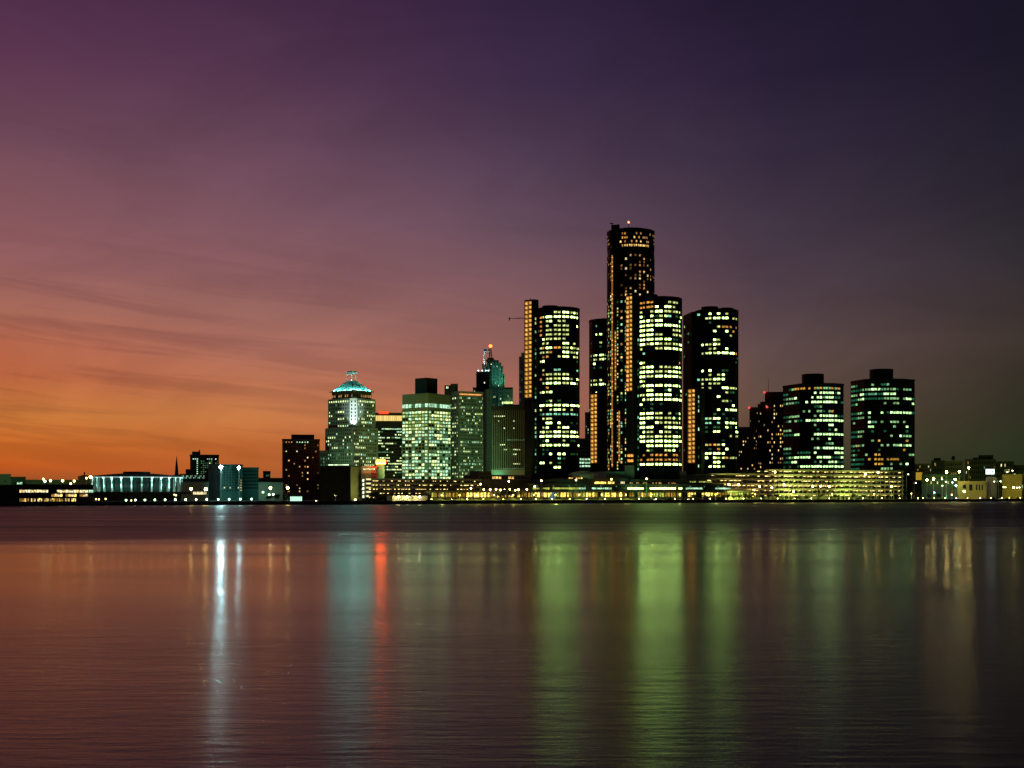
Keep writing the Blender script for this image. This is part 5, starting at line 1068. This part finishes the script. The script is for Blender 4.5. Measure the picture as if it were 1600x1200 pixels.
MERC = (0.35, 1.0, 0.50); OLIVE = (0.85, 1.0, 0.28); TEAL = (0.12, 1.0, 0.72); WHT = (0.75, 1.0, 1.0)
def T(px, py, D): return (XW(px, D), D, ZW(py, D))
flood(640, 985, zL + 0.6, T(572, 690, 1125), 80000, (0.55, 1.0, 0.36), 'floodlight on the dark deck roof aimed at the pyramid-roofed tower', 60)
flood(507, 1078, GZ, T(530, 650, 1125), 55000, (0.45, 1.0, 0.5), 'floodlight on the ground behind the black block aimed at the pyramid-roofed tower', 70)
flood(622, 1000, zL + 0.6, T(650, 680, 1110), 100000, (0.62, 1.0, 0.22), 'left floodlight on the dark deck roof aimed at the pale gridded slab', 75)
flood(700, 1015, zL + 0.6, T(686, 690, 1110), 75000, (0.55, 1.0, 0.26), 'right floodlight on the dark deck roof aimed at the pale gridded slab', 75)
flood(742, 1055, zL + 0.6, T(736, 690, 1200), 80000, (0.22, 1.0, 0.45), 'floodlight on the dark deck roof aimed at the stone slab', 65)
flood(790, 1075, GZ, T(762, 690, 1215), 70000, (0.16, 1.0, 0.5), 'floodlight by the restaurant block aimed at the slim green slab', 18)
flood(800, 1060, GZ + 18, T(795, 690, 1120), 20000, OLIVE, 'floodlight on the restaurant block roof aimed at the ribbed building', 90)
flood(793, 1282, ZW(608.5, 1290), T(772, 575, 1300), 9000, TEAL, 'floodlight on a setback aimed at the crown of the stepped skyscraper', 80)
flood(812, 1200, ZW(640, 1200), T(775, 600, 1295), 22000, TEAL, 'floodlight behind the ribbed building aimed at the stepped skyscraper', 45)
for px_, lb in ((747.5, 'leftmost'), (753.5, 'second'), (759, 'third'), (763, 'rightmost')):
    o = flood(px_, 1233.5, ZW(582, 1233) + 0.6, T(757.5, 550, 1241), 7000, WHT, lb + ' white floodlight on the dark tower roof aimed up at the flag', 60)
    m = MB(); m.ball((XW(px_, 1233.5), 1233.2, ZW(582, 1233) + 1.8), 0.5); m.build('lens', emitter('roof_flood_lens', (0.6, 1.0, 1.0), 7), o)
flood(1063, 1050, GZ + 14, T(1074, 610, 1130), 90000, (0.1, 1.0, 0.25), 'green floodlight on the podium aimed at the side wing of a glass tower', 50)
flood(1000, 985, GZ + 9, T(1020, 742, 1060), 9000, (0.1, 1.0, 0.3), 'green floodlight on the arcade roof washing the podium', 120)
flood(900, 955, GZ + 9, T(930, 742, 1010), 9000, (0.15, 1.0, 0.35), 'second green floodlight on the arcade roof washing the podium', 120)
flood(352, 905, GZ, T(368, 750, 960), 12000, (0.1, 1.0, 0.75), 'teal floodlight on the promenade aimed at the floodlit block', 80)
flood(392, 912, GZ, T(392, 748, 975), 9000, (0.15, 1.0, 0.6), 'teal floodlight on the promenade aimed at the block with window bands', 80)
flood(590, bankp(590, 22).y, GZ, T(556, 752, 897), 9000, (0.9, 1.0, 0.2), 'yellow floodlight at the deck corner aimed at the olive flank', 95)
flood(552.2, 1113.6, ZW(667, 1110), T(552, 640, 1119), 3500, WHT, 'white floodlight on the setback below the white corner panel', 90)
flood(552.2, 1040, GZ + 26, T(552.2, 642, 1117), 420000, WHT, 'narrow white floodlight aimed at the white corner panel', 14)  # added far beam that brightens the panel
flood(8, 825, GZ + 12, T(8, 750, 860), 6000, (0.4, 1.0, 0.3), 'floodlight aimed at the hall at the left edge', 100)
flood(80, 960, GZ, T(80, 754, 990), 5000, (0.5, 1.0, 0.25), 'floodlight behind the convention hall aimed at the long shed', 130)  # added to give the stand-in slope its glow
flood(1470, 1190, GZ, T(1470, 766, 1220), 14000, (0.05, 1.0, 0.62), 'teal floodlight aimed at the low shed on the right bank', 110)
flood(1580, 1195, GZ, T(1580, 752, 1230), 25000, (1.0, 0.85, 0.12), 'yellow floodlight aimed at the olive wall at the right edge', 90)
flood(1530, 1170, GZ, T(1530, 762, 1200), 5000, (1.0, 0.9, 0.3), 'yellow floodlight aimed at the cream hall', 100)
flood(1250, bankp(1250, 17).y, GZ, T(1250, 757, 1120), 90000, (0.75, 1.0, 0.2), 'left olive floodlight aimed at the large parking deck', 120)
flood(1340, bankp(1340, 17).y, GZ, T(1345, 757, 1160), 90000, (0.75, 1.0, 0.2), 'right olive floodlight aimed at the large parking deck', 120)
flood(1150, bankp(1150, 17).y, GZ, T(1150, 757, 1070), 45000, (0.8, 1.0, 0.2), 'olive floodlight aimed at the smaller parking deck', 120)
flood(1480, 1240, GZ, T(1490, 730, 1340), 60000, (0.4, 1.0, 0.2), 'left floodlight washing the right skyline blocks', 120)
flood(1555, 1240, GZ, T(1545, 730, 1380), 60000, (0.5, 1.0, 0.2), 'right floodlight washing the right skyline blocks', 120)

# ------------------------------------------------------------------ trees and shrubs
leaf_m = principled('dark_leaves', (0.045, 0.06, 0.025), 0.8, var=0.4, scale=1.5); bark = principled('bark', (0.05, 0.04, 0.03), 0.9)
def tree_meshes(seed, h, w, nleaf, ls):
    g = random.Random(seed); tr = MB(); tr.tube((0, 0, 0), (0.1, 0, h * 0.45), 0.16, 0.09, 6); cl = []
    for i in range(7):
        t = g.uniform(0, 6.28); r = g.uniform(0.2, 0.85) * w / 2; z = h * g.uniform(0.45, 0.92); e = (r * math.cos(t), r * math.sin(t), z); tr.tube((0.05, 0, h * g.uniform(0.25, 0.45)), e, 0.07, 0.02, 4); cl.append((e, g.uniform(0.22, 0.42) * w / 2 + 0.3))
    cr = MB()
    for i in range(nleaf):
        c, r = g.choice(cl); d = Vector((g.gauss(0, 1), g.gauss(0, 1), g.gauss(0, .8))); d = d.normalized() * r * g.random() ** 0.4
        p = Vector(c) + d; a = Vector((g.gauss(0, 1), g.gauss(0, 1), g.gauss(0, 1))).normalized(); b = a.cross(Vector((g.gauss(0, 1), g.gauss(0, 1), g.gauss(0, 1)))).normalized(); s = ls * g.uniform(.6, 1.4)
        cr.add([p - a * s, p + b * s * .6, p + a * s, p - b * s * .6], [(0, 1, 2, 3)])
    out = []
    for mb, nm, mt in ((tr, 'trunk', bark), (cr, 'crown', leaf_m)):
        me = bpy.data.meshes.new(nm); me.from_pydata(mb.v, [], mb.f); me.materials.append(mt); out.append(me)
    return out
TV = [tree_meshes(s, 5.2, 5.0, 420, 0.34) for s in (1, 2, 3, 4)]
def tree(px, off, sc, label, group, v=None):
    q = bankp(px, off); o = thing('tree', label, 'tree', (q.x, q.y, GZ), group); o.scale = (sc * rng.uniform(.9, 1.25), sc * rng.uniform(.9, 1.25), sc); o.rotation_euler = (0, 0, rng.uniform(0, 6.28))
    for me, nm in zip(TV[rng.randrange(4) if v is None else v], ('trunk', 'crown')): c = bpy.data.objects.new(nm, me); col.objects.link(c); c.parent = o
tl = [1087, 1094, 1101, 1107, 1114, 1121, 1129, 1137, 1146, 1155, 1163, 1171, 1176, 1183, 1190, 1200, 1214, 1232, 1246, 1262, 1281, 1297, 1305, 1318, 1334, 1349, 1362, 1377, 1389, 1402, 1414, 1425, 1437, 1452, 1468]
for i, px in enumerate(tl):
    nm = (ORD[i] if i < 20 else 'twenty-' + ORD[i - 20] if i < 29 else 'thirty-' + ORD[max(0, i - 30)] if i > 29 else 'thirtieth')
    tree(px + rng.uniform(-1.5, 1.5), rng.uniform(11, 15), rng.uniform(.65, 1.0) if i < 15 else rng.uniform(.45, .95), f'{nm} small dark tree from the left in the row on the right quay', 'dark trees on the right quay')
for i, (px, s) in enumerate(((779, 1.35), (788, 1.6), (797, 1.5), (807, 1.25), (585, 1.1), (525, 1.2), (446, .9), (433, 1.0), (422, .8), (836, .9))):
    tree(px, 15, s, ['lamp-lit tree left of the pair before the glowing arcade', 'taller lamp-lit tree in the clump before the glowing arcade', 'lamp-lit tree in the middle of the clump before the arcade', 'lamp-lit tree at the right end of the clump before the arcade', 'small tree before the stair end of the dark parking deck', 'yellow-lit tree before the windowless black block', 'small dark tree below the brown office tower', 'dark tree left of the brown office tower', 'smallest dark tree beside the yard lamps', 'small tree left of the slanted glass entrance'][i], 'trees along the middle quay')

# ------------------------------------------------------------------ parked cars on the riverside road
paints = [principled('car_paint_%d' % i, c, 0.3, spec=.6) for i, c in enumerate(((0.5, 0.5, 0.48), (0.06, 0.07, 0.09), (0.25, 0.03, 0.03), (0.35, 0.33, 0.28), (0.03, 0.06, 0.12)))]
def car_parts():
    body = MB(); prof = [(-2.2, .35), (2.2, .35), (2.25, .75), (1.4, .9), (-2.1, .95), (-2.25, .7)]
    def ext(mb, pr, hw, hw2=None):
        n = len(pr); vs = [(x, -hw, z) for x, z in pr] + [(x, hw, z) for x, z in pr]
        mb.add(vs, [tuple(range(n)), tuple(range(2 * n - 1, n - 1, -1))] + [(i, n + i, n + (i + 1) % n, (i + 1) % n) for i in range(n)])
    ext(body, prof, .85); cab = MB(); ext(cab, [(-1.7, .93), (1.1, .9), (.45, 1.42), (-1.15, 1.42)], .74)
    wh = []
    for x in (-1.4, 1.4):
        for y in (-.8, .8): m = MB(); m.tube((x, y - .1, .32), (x, y + .1, .32), .32, n=10); wh.append(m)
    hl = []
    for y in (-.6, .6): m = MB(); m.box(2.2, 2.28, y - .16, y + .16, .58, .74); hl.append(m)
    tlm = []
    for y in (-.6, .6): m = MB(); m.box(-2.28, -2.2, y - .16, y + .16, .62, .78); tlm.append(m)
    return [('body', body, None), ('cabin', cab, glass)] + [('wheel', m, principled('tyre', (.02, .02, .02), .8)) for m in wh] + [('headlight', m, 0) for m in hl] + [('tail_light', m, principled('tail_red', (.3, .02, .02), .4)) for m in tlm]
CP = []
for nm, mb, mt in car_parts():
    me = bpy.data.meshes.new(nm); me.from_pydata(mb.v, [], mb.f); me.materials.append(mt if mt not in (None, 0) else paints[0]); CP.append((nm, me, mt))
hl_on = emitter('headlight_on', (1.0, 0.95, 0.7), 12); hl_off = principled('headlight_glass', (.5, .5, .5), .2)
cpx = [716, 741, 812, 822, 845, 893, 917, 931, 944, 972, 996, 1007, 1022, 1034, 1047, 1062, 1074, 1101, 1535, 1552, 1563, 1575, 1590]
words = ['silver', 'dark grey', 'dark red', 'beige', 'dark blue']
for i, px in enumerate(cpx):
    q = bankp(px, 19 + (i % 3) * 2.2); k = i % 5; on = i in (1, 9, 12, 15, 16, 17, 20)
    o = thing('parked_car', f'{words[k]} car, {ORD[i] if i < 20 else "twenty-" + ORD[i - 20]} from the left on the riverside road' + (', headlights on' if on else ''), 'car', (q.x, q.y, GZ + 0.01), 'cars on the riverside road')
    o.rotation_euler = (0, 0, math.atan2(sd.y, sd.x) + (math.pi if i % 2 else 0) + (-1.9 if on else 0))
    for nm, me, mt in CP:
        if nm == 'body' or nm == 'headlight':
            me2 = me.copy(); me2.materials.clear(); me2.materials.append(paints[k] if nm == 'body' else (hl_on if on else hl_off)); me = me2
        c = bpy.data.objects.new(nm, me); col.objects.link(c); c.parent = o

# ------------------------------------------------------------------ stones and piles along the quay
g = random.Random(77); rr = MB()
for i in range(2200):
    t = g.uniform(-60, (Vector(SH1) - Vector(SH0)).length + 80); p = Vector(SH0) + sd * t - sn * g.uniform(0.6, 3.2); r = g.uniform(0.35, 1.0); z = g.uniform(-0.3, 1.1) * (1.1 - 0.25)
    c = Vector((p.x, p.y, z * 0.7)); ax = [Vector((g.gauss(0, 1), g.gauss(0, 1), g.gauss(0, 1))).normalized() * r * g.uniform(.6, 1.2) for _ in range(3)]
    rr.add([c + ax[0], c - ax[0], c + ax[1], c - ax[1], c + ax[2], c - ax[2]], [(0, 2, 4), (2, 1, 4), (1, 3, 4), (3, 0, 4), (2, 0, 5), (1, 2, 5), (3, 1, 5), (0, 3, 5)])
o = rr.build('rubble', principled('wet_rubble', (0.07, 0.065, 0.06), 0.6, var=0.4, scale=0.8), kind='stuff'); o['label'] = 'rough dark stones piled along the foot of the quay'; o['category'] = 'stones'
mo = [f'{ORD[k]} from the left of the right-hand row' for k in range(15)] + ['before the left end of the large parking deck', 'before the middle of the large parking deck', 'before the right end of the large parking deck', 'left one at the start of the arcade', 'middle one at the start of the arcade', 'right one at the start of the arcade', 'by the stair end of the dark deck', 'right of the dark deck stair end']
pm = MB(); pm.tube((0, 0, -2.5), (0.05, 0, 3.6), 0.28, 0.22, 7); pme = bpy.data.meshes.new('mooring_pile'); pme.from_pydata(pm.v, [], pm.f); pme.materials.append(bark)
for i, px in enumerate((1431, 1436, 1441, 1447, 1452, 1459, 1465, 1471, 1478, 1484, 1490, 1497, 1503, 1511, 1516, 1310, 1322, 1341, 692, 705, 719, 560, 571)):
    q = bankp(px, -1.5 - 1.5 * g.random()); o = bpy.data.objects.new('mooring_pile', pme); col.objects.link(o); o.location = (q.x, q.y, 0); o.scale = (1, 1, g.uniform(.7, 1.15)); tag(o, f'dark timber mooring pile in the water, {mo[i]}', 'mooring pile', 'mooring piles at the quay edge')
